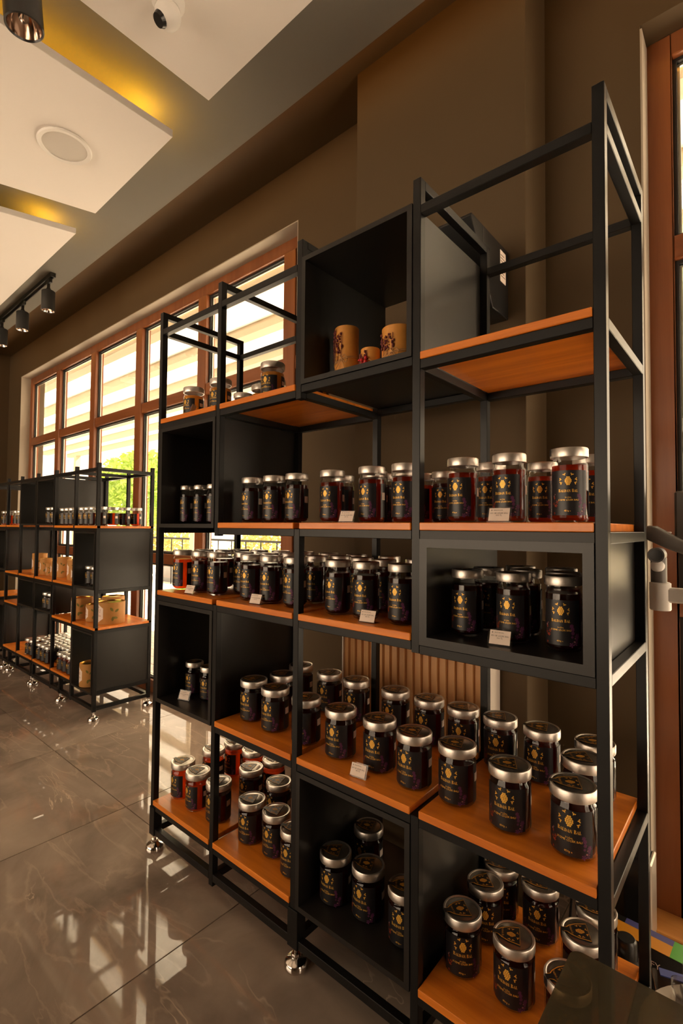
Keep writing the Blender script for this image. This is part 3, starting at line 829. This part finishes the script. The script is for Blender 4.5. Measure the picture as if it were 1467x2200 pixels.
# big jars on the plank at knee height
P4 = [(-1.089, 0.1), (-0.97, 0.091), (-1.061, 0.208), (-1.094, 0.332), (-0.948, 0.33), (-0.825, 0.331), (-0.665, 0.331), (-0.83, 0.091), (-0.693, 0.093), (-0.564, 0.105), (-0.447, 0.094), (-0.331, 0.102), (-0.544, 0.335), (-0.432, 0.336), (-0.321, 0.336), (-0.209, 0.336), (-0.082, 0.336), (-0.081, 0.225), (-0.195, 0.084), (-0.065, 0.088)]
for x, y in P4:
    fr = y < .15
    jar('big', min(max(x, -1.115), -.05), y, S4,
        rank(x, [a for a, b in P4 if (b < .15) == fr]) + (' wide jar from the window end, front row of the long knee-high plank' if fr else ' wide jar from the window end, behind the front row of the knee-high plank'),
        'front row of wide jars on the knee-high plank' if fr else 'back row of wide jars on the knee-high plank')
# lowest shelf
for x, y in [(-1.500, 0.093), (-1.388, 0.086), (-1.266, 0.092), (-1.501, 0.235), (-1.49, 0.335), (-1.374, 0.338), (-1.246, 0.338), (-1.26, 0.235)]:
    jar('bigred' if x < -1.3 or y > .3 else 'big', x, y, S5,
        'wide red honey jar with steel lid at the window end of the lowest plank' if x < -1.3 or y > .3 else 'wide dark jar on the lowest plank beside the red jars',
        'red jars on the lowest plank' if x < -1.3 or y > .3 else 'jars beside the red jars on the lowest plank')
for x, y in [(-1.104, 0.234), (-1.085, 0.096), (-0.972, 0.104), (-0.862, 0.081), (-1.0, .33)]:
    jar('big', x, y, S5, 'wide dark jar on the lowest plank beside the floor-level cube box', 'dark jars on the lowest plank next to the cube box')
for x, y in [(-0.705, 0.09), (-0.600, 0.106), (-0.705, 0.245), (-0.478, 0.104)]:
    jar('big', x, y, .184, 'wide dark jar at the back of the floor-level cube box' if y > .2 else rank(x, [-.705, -.6, -.478]) + ' wide jar from the window end in front in the floor-level cube box', 'jars in the floor-level cube box')
for x, y in [(-0.326, 0.119), (-0.324, 0.245), (-0.321, 0.340), (-0.215, 0.336), (-0.082, 0.336), (-0.087, 0.235), (-0.202, 0.123), (-0.080, 0.095)]:
    jar('big', x, y, S5, 'wide dark jar set back on the lowest plank by the glass desk' if y > .2 else rank(x, [-.326, -.202, -.080]) + ' wide jar from the cube box, front of the lowest plank by the desk', 'jars on the lowest plank by the desk', rz=rj.uniform(0, .5))
# slim jars, chest-high lower plank
P3 = [(-1.51, 0.08), (-1.379, 0.08), (-1.278, 0.08), (-1.087, 0.08), (-0.985, 0.08), (-0.873, 0.08), (-0.697, 0.08), (-0.595, 0.08), (-0.477, 0.08), (-1.495, 0.17), (-1.423, 0.215), (-1.421, 0.295), (-1.233, 0.163), (-1.318, 0.308), (-1.121, 0.185), (-1.213, 0.33), (-1.071, 0.245), (-1.101, 0.35), (-0.884, 0.189), (-0.97, 0.344), (-0.833, 0.248), (-0.839, 0.344), (-0.721, 0.221), (-0.705, 0.35), (-0.619, 0.199), (-0.55, 0.275), (-.47, .24)]
for k, (x, y) in enumerate(P3):
    if k == 0: jar('slimred', x, y, S3, 'slim glowing red honey jar at the window end of the crowded waist-high plank', None); continue
    fr = y < .1
    jar('slim', x, y, S3, rank(x, [a for a, b in P3 if b < .1]) + ' slim jar from the window end, front row of the crowded waist-high plank' if fr else 'slim dark jar packed behind the front row on the crowded waist-high plank',
        'front row of slim jars on the crowded plank' if fr else 'slim jars behind the front row on the crowded plank')
# slim jars, eye-level plank
P2 = [(-1.099, 0.09), (-0.987, 0.09), (-0.88, 0.09), (-0.731, 0.09), (-0.585, 0.09), (-0.474, 0.09), (-0.311, 0.09), (-0.197, 0.09), (-0.069, 0.09), (-0.187, 0.281), (-0.292, 0.21), (-0.483, 0.313), (-0.06, 0.22), (-0.561, 0.323), (-0.8, 0.22), (-0.66, 0.26), (-0.55, 0.2), (-0.64, 0.18)]
for k, (x, y) in enumerate(P2):
    right = x > XB
    fr = y < .15
    lab = 'slim honey jar at the back of the eye-level plank under the empty wood shelf' if right else 'slim honey jar at the back of the eye-level plank under the candle box'
    grp = 'slim jars behind the eye-level front row'
    if fr: lab, grp = rank(x, [a for a, b in P2 if b < .15]) + ' slim jar from the window end, front row of the eye-level plank', 'front row of slim jars on the eye-level plank'
    jar('slimmid' if right or k in (3, 4, 5, 13, 16) else 'slim', x, y, S2, lab, grp)
# cube boxes with slim jars
for x, y in [(-0.301, 0.095), (-0.19, 0.095), (-0.084, 0.095)]:
    jar('slim', x, y, .989, {-.301: 'slim jar in front in the cube box, farthest from the side door', -.19: 'slim jar in front behind the price card in the cube box', -.084: 'slim jar in front in the cube box, nearest the side door'}[x], 'front jars in the cube box by the side window')
for x, y in [(-.29, .19), (-.20, .20), (-.11, .19), (-.25, .30), (-.15, .31)]:
    jar('slim', x, y, .989, 'slim dark jar at the back inside the cube box beside the side window', 'back jars in the cube box by the side window')
for x, y in [(-1.495, .085), (-1.425, .10), (-1.345, .105)]:
    jar('slender', x, y, S2 - BT + .014, {-1.495: 'first', -1.425: 'second', -1.345: 'third'}[x] + ' slender jar from the window end in the eye-level cube box', 'slender jars in the eye-level cube box')
for x, y in [(-1.475, .12), (-1.375, .12)]:
    jar('medium', x, y, .582, 'small dark jar in the knee-high cube box, ' + ('behind its price card' if x < -1.4 else 'beside the post'), 'small jars in the knee-high cube box')
# cream honey on the top plank
for x, y in [(-1.445, .075), (-1.27, .075), (-0.985, .075)]:
    jar('cream', x, y, S1, {-1.445: 'first', -1.27: 'second', -.985: 'third'}[x] + ' amber cream honey jar from the window end, along the top plank edge', 'amber jars along the edge of the top plank')
for x, y in [(-1.21, .22), (-1.115, .20), (-.90, .20), (-1.36, .25)]:
    jar('cream', x, y, S1, 'amber cream honey jar set back on the top plank', 'amber jars set back on the top plank')

# ------------------------------------------------------------------ price cards in clear holders
T_TAG1 = text2d('BALDAN BAL', 1.0); T_TAG2 = text2d('450 GR ÇİÇEK BALI', 1.0); T_TAG2b = text2d('850 GR ÇİÇEK BALI', 1.0); T_TAG3 = text2d('500 TL', 1.0); T_TAG3b = text2d('850 TL', 1.0)
def price_card(x, y, z, label, big=False, rz=0.12):
    t = thing('price_card', label, 'price card', (x, y, z + .0004), rz)
    w, h, lean = .052, .036, math.radians(22)
    hm = MB(); hm.box(-w / 2, w / 2, -.001, .001, 0, h); hm.box(-w / 2, w / 2, .0, .022, 0, .0015)
    ho = obj('holder', MB().box(-w / 2, w / 2, -.001, .001, 0, h).mesh('holder', ACRYL), t); ho.rotation_euler.x = -lean
    obj('holder_foot', MB().box(-w / 2, w / 2, .0, .024, 0, .0016).mesh('holder_foot', ACRYL), t)
    cw, ch = .044, .030
    cd = obj('card', MB().box(-cw / 2, cw / 2, -.0016, -.0011, .003, .003 + ch).mesh('card', PAPER), t); cd.rotation_euler.x = -lean
    m = MB()
    def put(tv, k, u, v):
        i = len(m.v); m.v += [(a * k + u, -.0019, b * k + v) for a, b in tv[0]]; m.f += [tuple(i + q for q in fc) for fc in tv[1]]
    put(T_TAG1, .0034, -.002, .027); put(T_TAG2b if big else T_TAG2, .0044, 0, .0195); put(T_TAG3b if big else T_TAG3, .0044, 0, .0145)
    for p in emblem(.0022)[0]: m.poly([(a - .0165, -.0019, b + .0280) for a, b in p])
    obj('lettering', m.mesh('lettering', INK), cd)
    return t
price_card(-.622, .022, S2, 'small price card leaning on the eye-level plank under the candle box')
price_card(-.194, .022, S2, 'small price card leaning on the eye-level plank under the empty wood shelf')
price_card(-1.358, .012, S3, 'small price card beside the glowing red jar on the crowded plank')
price_card(-.998, .022, S3, 'small price card in the middle of the crowded waist-high plank')
price_card(-.548, .022, S3, 'small price card on the crowded plank near the wooden cube box')
price_card(-.574, .020, S4, 'small price card at the edge of the long knee-high plank', True)
price_card(-.196, .030, .989, 'small price card at the front of the cube box by the side window')
price_card(-1.44, .050, .582, 'small price card inside the knee-high cube box', rz=.3)
price_card(-1.372, .020, S1, 'small price card on the top plank before an amber jar', rz=-.9)

# ------------------------------------------------------------------ candles in the upper cube box
def candle(label, x, y, r, h, seed, wick=True, bow=True):
    ZB = 1.655 + .014
    t = thing('beeswax_candle', label, 'candle', (x, y, ZB + .0004))
    obj('wax', MB().lathe([(0.0001, 0), (r, 0), (r, h - .002), (r - .002, h), (0.0001, h - .001)], 40).mesh('wax', WAX, smooth=40), t)
    if wick: obj('wick', MB().tube([(0, 0, h - .002), (.001, 0, h + .006), (.002, .001, h + .012)], .0012, 6).mesh('wick', TWINE), t)
    zc = h * .36
    m = MB()
    for dz in (0, .004): m.tube([((r + .001) * math.cos(a), (r + .001) * math.sin(a), zc + dz + .010 * math.cos(a)) for a in [2 * PI * k / 28 for k in range(28)]], .0012, 6, True)
    tw = obj('twine', m.mesh('twine', TWINE, smooth=60), t)
    g = random.Random(seed)
    if bow:
        a0 = math.radians(-75)
        bxp = Vector((math.cos(a0), math.sin(a0), 0)) * (r + .003); tx = Vector((-math.sin(a0), math.cos(a0), 0))
        m = MB()
        for sgn in (-1, 1):
            m.tube([bxp + tx * (sgn * .020 * math.sin(PI * k / 10)) * (k / 5 if k < 5 else 1) + Vector((0, 0, zc + .014 * math.sin(2 * PI * k / 10) + .008 * k / 10)) for k in range(11)], .0011, 5)
            m.tube([bxp + tx * sgn * .016 * k / 5 + Vector((0, -.001 * k, zc - .030 * (k / 5) ** 1.2)) for k in range(6)], .0011, 5)
        obj('bow', m.mesh('bow', TWINE, smooth=60), tw)
    # dried sprigs tied on
    fm, bm_ = MB(), MB()
    for k in range(4):
        a = math.radians(-128 + k * 17); rr = r + .003
        z1 = h * g.uniform(.72, .97)
        fm.tube([(rr * math.cos(a), rr * math.sin(a), zc), (rr * math.cos(a + .08), rr * math.sin(a + .08), z1)], .0009, 5)
        for q in range(8):
            zz = zc + (z1 - zc) * (.30 + .70 * (q + g.uniform(-.4, .4)) / 8); aa = a + g.uniform(-.16, .16)
            fm.ball((rr * math.cos(aa), rr * math.sin(aa), zz), g.uniform(.0016, .0038), 6, (1, 1, 1.5))
    obj('dried_flowers', fm.mesh('dried_flowers', DRIED, smooth=60), t)['kind'] = 'stuff'
    return t, r, h
candle('tall beeswax candle with lavender sprigs and a twine bow', -.700, .115, .036, .165, 2)
c2, r2_, h2_ = candle('fat beeswax candle with dried flowers partly behind the box edge', -.535, .140, .044, .130, 5)
c3, r3_, h3_ = candle('short beeswax candle with red berries beside the fat candle', -.615, .120, .028, .085, 9, wick=False)
bm_ = MB(); g = random.Random(4)
for k in range(16):
    a = math.radians(g.uniform(-150, -70)); bm_.ball(((r3_ + .006) * math.cos(a), (r3_ + .006) * math.sin(a), g.uniform(.012, .060)), g.uniform(.004, .0062), 8)
obj('berries', bm_.mesh('berries', BERRY, smooth=60), c3)['kind'] = 'stuff'

# ------------------------------------------------------------------ far unit: tubs and jars
T_TUB = text2d('BALDAN BAL', 1.0)
def tub_proto(r, h):
    t = bpy.data.objects.new('kraft_tub', None); t.empty_display_size = .03; C.objects.link(t)
    obj('body', MB().lathe([(0.0001, 0), (r - .001, 0), (r, .002), (r, h - .002), (r - .003, h), (r - .003, h - .006)], 36).mesh('body', KRAFT, smooth=40), t)
    obj('lid', MB().lathe([(r - .003, h - .003), (r - .004, h - .007), (0.0001, h - .007)], 36).mesh('lid', TINGOLD, smooth=40), t)
    s = min(r * .75, h * .40)
    hx = [[(s * 1.0 * math.cos(PI / 6 + k * PI / 3), s * 1.15 * math.sin(PI / 6 + k * PI / 3)) for k in range(6)]]
    strips = []
    # hexagon cut in vertical strips so that it follows the curve
    n = 8
    for k in range(n):
        x0, x1 = -s * .866 + 2 * s * .866 * k / n, -s * .866 + 2 * s * .866 * (k + 1) / n
        def top(x): return s * 1.15 * (1 - .5 * abs(x) / (s * .866))
        strips.append([(x0, -top(x0)), (x1, -top(x1)), (x1, top(x1)), (x0, top(x0))])
    lb = obj('label', bend(strips, r + .0006, -.5 * r, h * .5).mesh('label', PAPER), t)
    hx, be = emblem(s * .34)
    m = bend(hx + be, r + .001, -.5 * r, h * .5 + s * .30)
    for p in serif('BALDAN BAL', s * .17): 
        for q in [p]: m2 = bend([q], r + .001, -.5 * r, h * .5 - s * .35); i = len(m.v); m.v += m2.v; m.f += [tuple(i + k for k in f) for f in m2.f]
    obj('print', m.mesh('print', REDINK), lb)
    lf = []
    for a, cx, cy in ((.6, .9, .62), (2.2, .55, .68), (-.2, .80, .30), (1.4, .62, .25)):
        L = s * .55
        lf.append([(cx * r + L * math.cos(a) * u - w * L * math.sin(a), cy * h + L * math.sin(a) * u + w * L * math.cos(a)) for u, w in ((-.5, 0), (-.1, .26), (.3, .2), (.55, 0), (.3, -.2), (-.1, -.26))])
    obj('leaf_print', bend(lf, r + .0006, .15 * r, 0).mesh('leaf_print', LEAFINK), t)
    return t
LEAFINK = plain('leaf_ink', (0.16, 0.14, 0.02), 0.7)
TUBS = {}
def tub(r, h, x, y, z, label, group=None, rz=0.2):
    key = (r, h)
    if key in TUBS: o = copy_tree(TUBS[key])
    else: o = TUBS[key] = tub_proto(r, h)
    o.location = (x, y, z + .0004); o.rotation_euler.z = rz
    return tag(o, label, 'tub', group)
tub(.088, .145, -3.128, .545, fs4, 'largest round kraft tub with gold lid at the end of the low shelf', rz=.5)
tub(.055, .115, -3.275, .500, fs4, 'small kraft tub beside the largest tub on the low shelf', rz=.2)
tub(.075, .150, -3.325, .650, fs4, 'kraft tub standing behind the small tubs on the low shelf', rz=.2)
tub(.070, .145, -3.455, .490, fs4, 'kraft tub in the bay next to the largest tub', rz=.1)
tub(.060, .105, -3.560, .62, fs4, 'kraft tub pushed back in the second bay of the low shelf', rz=.1)
for k, (x, y, r, h) in enumerate([(-3.60, .50, .060, .150), (-3.49, .47, .045, .110), (-3.85, .51, .048, .155), (-3.98, .50, .040, .115), (-4.07, .49, .034, .095), (-4.21, .51, .050, .130), (-4.34, .50, .055, .165)]):
    tub(r, h, x, y, fs3, 'kraft tub with white hexagon label on the middle shelf before the windows', 'kraft tubs on the middle shelf of the low unit', rz=.1)
tub(.065, .150, -4.70, .55, fs4, 'kraft tub standing alone past the dark cube boxes', rz=.1)
tub(.066, .150, -3.215, .455, .172, 'kraft tub inside the floor-level box of the low unit', rz=.2)
# jars on the top shelf of the low unit
for k in range(4):
    jar('farred' if k % 2 else 'fardark', -3.085, .445 + k * .080, fs2, 'jar in the row along the open end of the low unit, on its top shelf', 'jars along the end of the low unit')
for k in range(3):
    jar('fardark', -3.165 - k * .080, .435, fs2, 'dark jar in front on the top shelf of the low unit, beside the end row', 'dark jars beside the end row of the low unit')
for k in range(4):
    jar('fardark', -3.425 - k * .078, .435, fs2, 'dark jar on the top shelf of the low unit, beside the grey cube box', 'dark jars beside the top cube box of the low unit')
for k in range(2):
    jar('fardark', -3.86 - k * .085, .44, fs2 + .012, 'dark jar inside the first top cube box of the low unit', 'dark jars in the top cube box of the low unit')
jar('fardark', -4.19, .45, fs2 + .012, 'single dark jar inside the second top cube box of the low unit', None)
for k in range(6):
    jar('farred', -4.545 - k * .085 - (.06 if k > 2 else 0), .44, fs2, 'red jar on the top shelf of the low unit past the grey cube boxes', 'red jars on the far end of the low unit')
for k in range(2):
    jar('fardark', -3.19 - k * .085, .47, .837, 'dark jar inside the end cube box of the low unit', 'jars in the end cube box of the low unit')
for k in range(2):
    jar('fardark', -3.88 - k * .085, .44, fs4 + .012, 'dark jar in the lower cube box under the kraft tubs', 'jars in the lower cube boxes')
# crowded bottom shelf of the low unit
for i in range(11):
    for j in range(4):
        x = -3.44 - i * .083; y = .425 + j * .083
        if any(abs(x - (FX[k] + .011)) < .05 for k in range(1, 6)): x -= .0
        bad = any(FX[k] - .04 < x < FX[k] + FT + .04 for k in range(1, 6)) and (y < FD0 + .06 or y > FD1 - .06)
        if bad or y > FD1 - .05: continue
        jar('farred' if (j == 0 and i < 4) else 'fardark', x, y, fs5,
            'red jar in the crowd on the bottom shelf of the low unit' if (j == 0 and i < 4) else 'pale-lidded jar in the crowd on the bottom shelf of the low unit',
            'red jars on the crowded bottom shelf' if (j == 0 and i < 4) else 'jars on the crowded bottom shelf')

# ------------------------------------------------------------------ things by the pier and the side door
# panel radiator on the pier: front sheet with pressed flutes
t = thing('panel_radiator', 'brown fluted panel radiator with cream sides on the pier behind the shelves', 'radiator', (-.738, .56, .25))
rw, rh = .59, .60
pts = []
nfl = 18
for k in range(nfl):
    x = -rw / 2 + rw * k / nfl; w = rw / nfl
    pts += [(x, 0), (x + w * .30, 0), (x + w * .42, -.011), (x + w * .78, -.011), (x + w * .90, 0)]
pts.append((rw / 2, 0))
m = MB(); m.prism(pts + [(rw / 2, .012), (-rw / 2, .012)], 0.02, rh - .02)
obj('front_sheet', m.mesh('front_sheet', plain('fluted_brown', (0.52, 0.27, 0.105), 0.4)), t).location = (0, -.045, 0)
bx('side_cover', RADI, t, rw / 2, rw / 2 + .006, -.056, .055, 0, rh, .0015); bx('side_cover', RADI, t, -rw / 2 - .006, -rw / 2, -.056, .055, 0, rh, .0015)
bx('back_sheet', RADI, t, -rw / 2, rw / 2, .035, .050, .02, rh - .02)
gm = MB()
for k in range(15): gm.box(-rw / 2 + .02 + k * .0385, -rw / 2 + .045 + k * .0385, -.03, .03, rh - .012, rh - .006)
gm.box(-rw / 2, rw / 2, -.056, -.045, rh - .02, rh); gm.box(-rw / 2, rw / 2, .045, .055, rh - .02, rh)
obj('top_grille', gm.mesh('top_grille', RADI), t)['kind'] = 'stuff'
for x in (-.2, .2): bx('bracket', RADI, t, x - .015, x + .015, .05, .0605, .1, .5)

# black wall box with a paper label on the pier
t = thing('wall_box', 'black wedge-shaped wall box with a white paper label on the pier', 'wall box', (-.50, .62, 1.95))
pf = [(0, 0), (-.125, 0.0), (-.285, .225), (-.280, .235), (0, .235)]   # (y, z) profile
obj('body', MB().prism(pf, -.09, .092, 'x').mesh('body', PLBLACK, .002, 30), t)
bx('crease', PLGREY, t, .0921, .0928, -.2, -.198, .11, .23)
lb = obj('paper_label', MB().box(.0922, .0930, -.070, -.024, .110, .215).mesh('paper_label', PAPER), t)
m = MB()
for k in range(8): m.box(.0931, .0933, -.066, -.030 - (.008 if k % 3 == 1 else 0), .128 + k * .010, .1305 + k * .010)
obj('lettering', m.mesh('lettering', INK), lb)['kind'] = 'stuff'

# desk with a smoked glass top, its corner reaching into view
t = thing('glass_desk', 'desk with a smoked glass top at the end of the tall shelving unit', 'desk', (.62, -.68, 0))
def rr(x0, x1, y0, y1, r, n=6):
    o = []
    for cx, cy, a in ((x1 - r, y1 - r, 0), (x0 + r, y1 - r, PI / 2), (x0 + r, y0 + r, PI), (x1 - r, y0 + r, 1.5 * PI)):
        o += [(cx + r * math.cos(a + PI / 2 * k / n), cy + r * math.sin(a + PI / 2 * k / n)) for k in range(n + 1)]
    return o
obj('glass_top', MB().prism(rr(.059 - .62, 1.25 - .62, -1.00 + .68, -.370 + .68, .012), .742, .750).mesh('glass_top', SMOKED), t)
for x in (.45, 1.18):
    for y in (-.93, -.46): bx('leg', BLACK, t, x - .62 - .02, x - .62 + .02, y + .68 - .02, y + .68 + .02, 0, .742, .002)
for y in (-.93, -.46): bx('rail', BLACK, t, .47 - .62, 1.16 - .62, y + .68 - .015, y + .68 + .015, .70, .735, .002)

# white waste bin, blister pack, carton, bottle, small grey box by the door
t = thing('storage_bin', 'white rounded plastic bin on the floor behind the glass desk', 'bin', (.19, .18, 0))
obj('body', MB().lathe([(0.0001, .0), (.125, .0), (.135, .01), (.152, .245), (.158, .256), (.156, .268), (.146, .270), (.140, .25), (.126, .02), (0.0001, .015)], 48).mesh('body', PLWHITE, smooth=40), t)
obj('lid', MB().lathe([(0.0001, .272), (.12, .270), (.150, .268), (.150, .276), (.12, .280), (0.0001, .281)], 48).mesh('lid', PLWHITE, smooth=40), t)
t = thing('blister_pack', 'clear plastic blister pack with a blue header lying on the white bin', 'package', (.135, .26, .284), 0.3)
bk = obj('tray', MB().box(-.085, .085, -.055, .055, 0, .003).mesh('tray', ACRYL), t)
obj('bubble', MB().prism(rr(-.055, .06, -.04, .025, .012), .003, .026).mesh('bubble', ACRYL, .004, 30), t)
bx('header', plain('header_blue', (.02, .04, .22), .4), t, -.07, .085, .036, .056, .003, .005)
bx('content', PLGREY, t, -.04, .045, -.03, .015, .004, .018, .003)
t = thing('carton', 'black carton printed yellow, blue and green standing by the door jamb', 'carton', (-.045, .600, 0), -.06)
bx('box', PLBLACK, t, -.14, .115, -.036, .036, 0, .130, .001)
bx('yellow_print', plain('print_yellow', (.55, .22, .012), .35), t, -.138, .085, -.034, .010, .1303, .1310)
bx('blue_print', plain('print_blue', (.07, .07, .22), .35), t, -.03, .085, .010, .034, .1303, .1310)
bx('green_print', plain('print_green', (.07, .32, .03), .35), t, .085, .113, -.034, .034, .1303, .1310)
tv = text2d('FLUFFY', .022); m = MB(); m.v = [(a + .03, -.0367, b + .085) for a, b in tv[0]]; m.f = list(tv[1])
obj('lettering', m.mesh('lettering', PAPER), t)
t = thing('spray_bottle', 'small black bottle with a red collar standing behind the lowest jars', 'bottle', (-.045, .475, 0))
obj('body', MB().lathe([(0.0001, 0), (.030, 0), (.032, .004), (.032, .13), (.026, .145), (0.0001, .146)], 30).mesh('body', PLBLACK, smooth=40), t)
obj('collar', MB().lathe([(.0325, .098), (.0335, .100), (.0335, .128), (.0325, .13)], 30).mesh('collar', plain('collar_red', (.55, .01, .015), .25), smooth=40), t)
obj('cap', MB().lathe([(.026, .145), (.027, .147), (.024, .185), (.020, .19), (0.0001, .19)], 30)  .mesh('cap', PLBLACK, smooth=40), t)
cab = tag(obj('power_cable', MB().tube([(-.10, .47, .004), (-.095, .45, .10), (-.085, .435, .22), (-.095, .43, .33), (-.13, .44, .40), (-.17, .47, .30), (-.19, .49, .10), (-.20, .50, .004)], .0035, 8).mesh('power_cable', PLBLACK, smooth=60)), 'thin black cable looping up behind the lowest plank', 'cable')
t = thing('floor_speaker', 'small black box with a silver front standing against the door jamb', 'speaker', (-.055, .78, 0))
bx('body', PLBLACK, t, -.045, .018, -.05, .038, 0, .255, .006)
bx('front_cover', ALU, t, .018, .030, -.052, .038, .01, .25, .004)

# arm holding a screen, reaching in from the right
t = thing('screen_mount', 'jointed grey and white screen mount in front of the side door', 'screen mount', (.52, .62, 0))
ox = -.52
obj('post', MB().cyl((0, 0, .0), (0, 0, 1.30), .018, n=24).cyl((0, 0, 0), (0, 0, .012), .13, n=36).mesh('post', PLGREY, smooth=40), t)
obj('lower_arm', MB().box(.030 + ox, -.01, -.016, .016, 1.043, 1.083).mesh('lower_arm', PLWHITE, .005, 30), t)
obj('cup', MB().lathe([(0.0001, 1.019), (.024, 1.020), (.026, 1.023), (.026, 1.094), (.022, 1.097), (0.0001, 1.097)], 32, (.020 + ox, 0, 0)).mesh('cup', PLWHITE, smooth=40), t)
obj('joint', MB().cyl((.017 + ox, 0, 1.096), (.017 + ox, 0, 1.165), .0195, n=28).mesh('joint', PLGREY, smooth=40), t)
kn = obj('knob', MB().cyl((.014 + ox, -.026, 1.172), (.014 + ox, .02, 1.172), .0205, n=28).mesh('knob', PLGREY, smooth=40), t)
obj('knob_cap', MB().cyl((.014 + ox, -.0275, 1.172), (.014 + ox, -.0255, 1.172), .0165, n=28).mesh('knob_cap', PLBLACK, smooth=40), kn)
obj('collar', MB().ball((.016 + ox, -.012, 1.142), .0175, 18).mesh('collar', PLWHITE, smooth=60), t)
obj('upper_arm', MB().tube([(-.012 + ox, 0, 1.236), (.004 + ox, 0, 1.232), (.05 + ox, .0, 1.206), (.10 + ox, .02, 1.180), (.16 + ox, .035, 1.19), (.24 + ox, .040, 1.25)], [.018, .023, .020, .0155, .0155, .016], 16).mesh('upper_arm', PLGREY, smooth=50), t)
obj('cover_strip', MB().box(.012 + ox, .048 + ox, -.006, .006, 1.232, 1.237).mesh('cover_strip', PLWHITE, .002, 30), t).rotation_euler = (0, 0, 0)
t = thing('monitor', 'dark screen seen from behind, carried by the jointed mount', 'monitor', (.30, .72, 1.205))
bx('housing', PLGREY, t, -.255, .25, -.012, .016, .0, .150, .006)
bx('back_cover', PLBLACK, t, -.12, .12, -.026, -.012, .02, .13, .006)
bx('mount', PLGREY, t, -.08, -.04, -.0415, -.026, .03, .06, .003)

# ------------------------------------------------------------------ outside: terrace, pergola, planting
gd = struct('ground_street', MB().box(-40, 40, WY1 + 3.9, 60, -.25, -.14).mesh('ground_street', STREET))
struct('ground_front', MB().box(-40, 40, -40, Y0 - .2, -.25, -.02).box(X1 + .2, 40, Y0 - .2, WY1 + 3.9, -.25, -.03).mesh('ground_front', STREET))
tf = struct('floor_terrace', MB().box(-16, 6, WY1, WY1 + 3.92, -.25, -.045).mesh('floor_terrace', STONE))
pl_me = MB().box(-16, 6, .003, .137, -.044, -.02).mesh('plank', DECK)
for k in range(28): obj('plank', pl_me, tf, (0, WY1 + k * .14, 0))
pg = thing('pergola', 'cream pergola with translucent roof sheets over the terrace outside', 'pergola', (-5, 3, 0))
def pbx(name, mat, x0, x1, y0, y1, z0, z1): return bx(name, mat, pg, x0 + 5, x1 + 5, y0 - 3, y1 - 3, z0, z1)
by = [1.14] + [1.52 + .62 * k for k in range(6)]
for y in by: pbx('beam', PBEAM, -15, 2.6, y, y + .13, 3.20, 3.36)
for a, b in zip(by[:-1], by[1:]): pbx('roof_sheet', CANOPY, -15, 2.6, a + .13, b, 3.30, 3.31)
for x in (-14.5, -8.6, 2.3): pbx('post', PBEAM, x, x + .14, 4.62, 4.75, -.02, 3.20)
pbx('post', PWHITE, -8.45, -8.05, 1.5, 1.65, -.02, 3.20)
def leaves(cx, cy, cz, rx, ry, rz, n, s, seed):
    g = random.Random(seed); m = MB()
    for _ in range(n):
        while True:
            p = Vector((g.uniform(-1, 1), g.uniform(-1, 1), g.uniform(-1, 1)))
            if .25 < p.length < 1: break
        c = Vector((cx + p.x * rx, cy + p.y * ry, cz + p.z * rz))
        a = Vector((g.uniform(-1, 1), g.uniform(-1, 1), g.uniform(-.6, 1))).normalized(); b = a.orthogonal().normalized()
        q = s * g.uniform(.6, 1.3)
        m.poly([c - a * q, c + b * q * .45, c + a * q, c - b * q * .45])
    return m
t = thing('tree', 'bright green tree beyond the terrace outside the windows', 'tree', (-15.2, 7.2, -.14))
obj('trunk', MB().tube([(0, 0, 0), (.05, 0, 1.0), (0, .05, 2.0)], [.12, .09, .06], 10).mesh('trunk', BARK, smooth=60), t)
obj('crown', leaves(0, 0, 2.55, 2.2, 1.6, 1.35, 5200, .11, 3).mesh('crown', LEAF1), t)['kind'] = 'stuff'
for k, (x, w, lab) in enumerate(((-11.6, 2.6, 'clipped yellow-green hedge outside behind the low unit'), (-6.4, 2.05, 'clipped yellow-green hedge outside past the tall unit'), (-3.0, .9, 'small yellow-green bush outside by the wall pier'), (1.6, 2.5, 'yellow-green hedge outside the side door'))):
    t = thing('hedge', lab, 'hedge', (x, 5.5, -.14))
    obj('foliage', leaves(0, 0, .92, w, .35, .55, 2600, .06, 20 + k).mesh('foliage', LEAF2), t)['kind'] = 'stuff'
    bx('planter', STONE, t, -w - .1, w + .1, -.4, .4, 0, .52)
t = thing('terrace_railing', 'dark steel railing along the terrace edge', 'railing', (-6, 4.85, -.02))
bx('handrail', BLACK, t, -8.5, 8.5, -.02, .02, .98, 1.02)
for k in range(40): obj('baluster', MB().cyl((-8.4 + k * .43, 0, 0), (-8.4 + k * .43, 0, .98), .012, n=8).mesh('baluster', BLACK), t)
t = thing('terrace_chair', 'white terrace chair standing outside the tall windows', 'chair', (-7.6, 3.0, -.02), .5)
bx('seat', PLWHITE, t, -.22, .22, -.22, .22, .43, .46, .004); bx('backrest', PLWHITE, t, -.22, .22, .19, .22, .55, .85, .004)
for x in (-.2, .2):
    for y in (-.2, .2): bx('leg', PLWHITE, t, x - .015, x + .015, y - .015, y + .015, 0, .43 if y < 0 else .85)
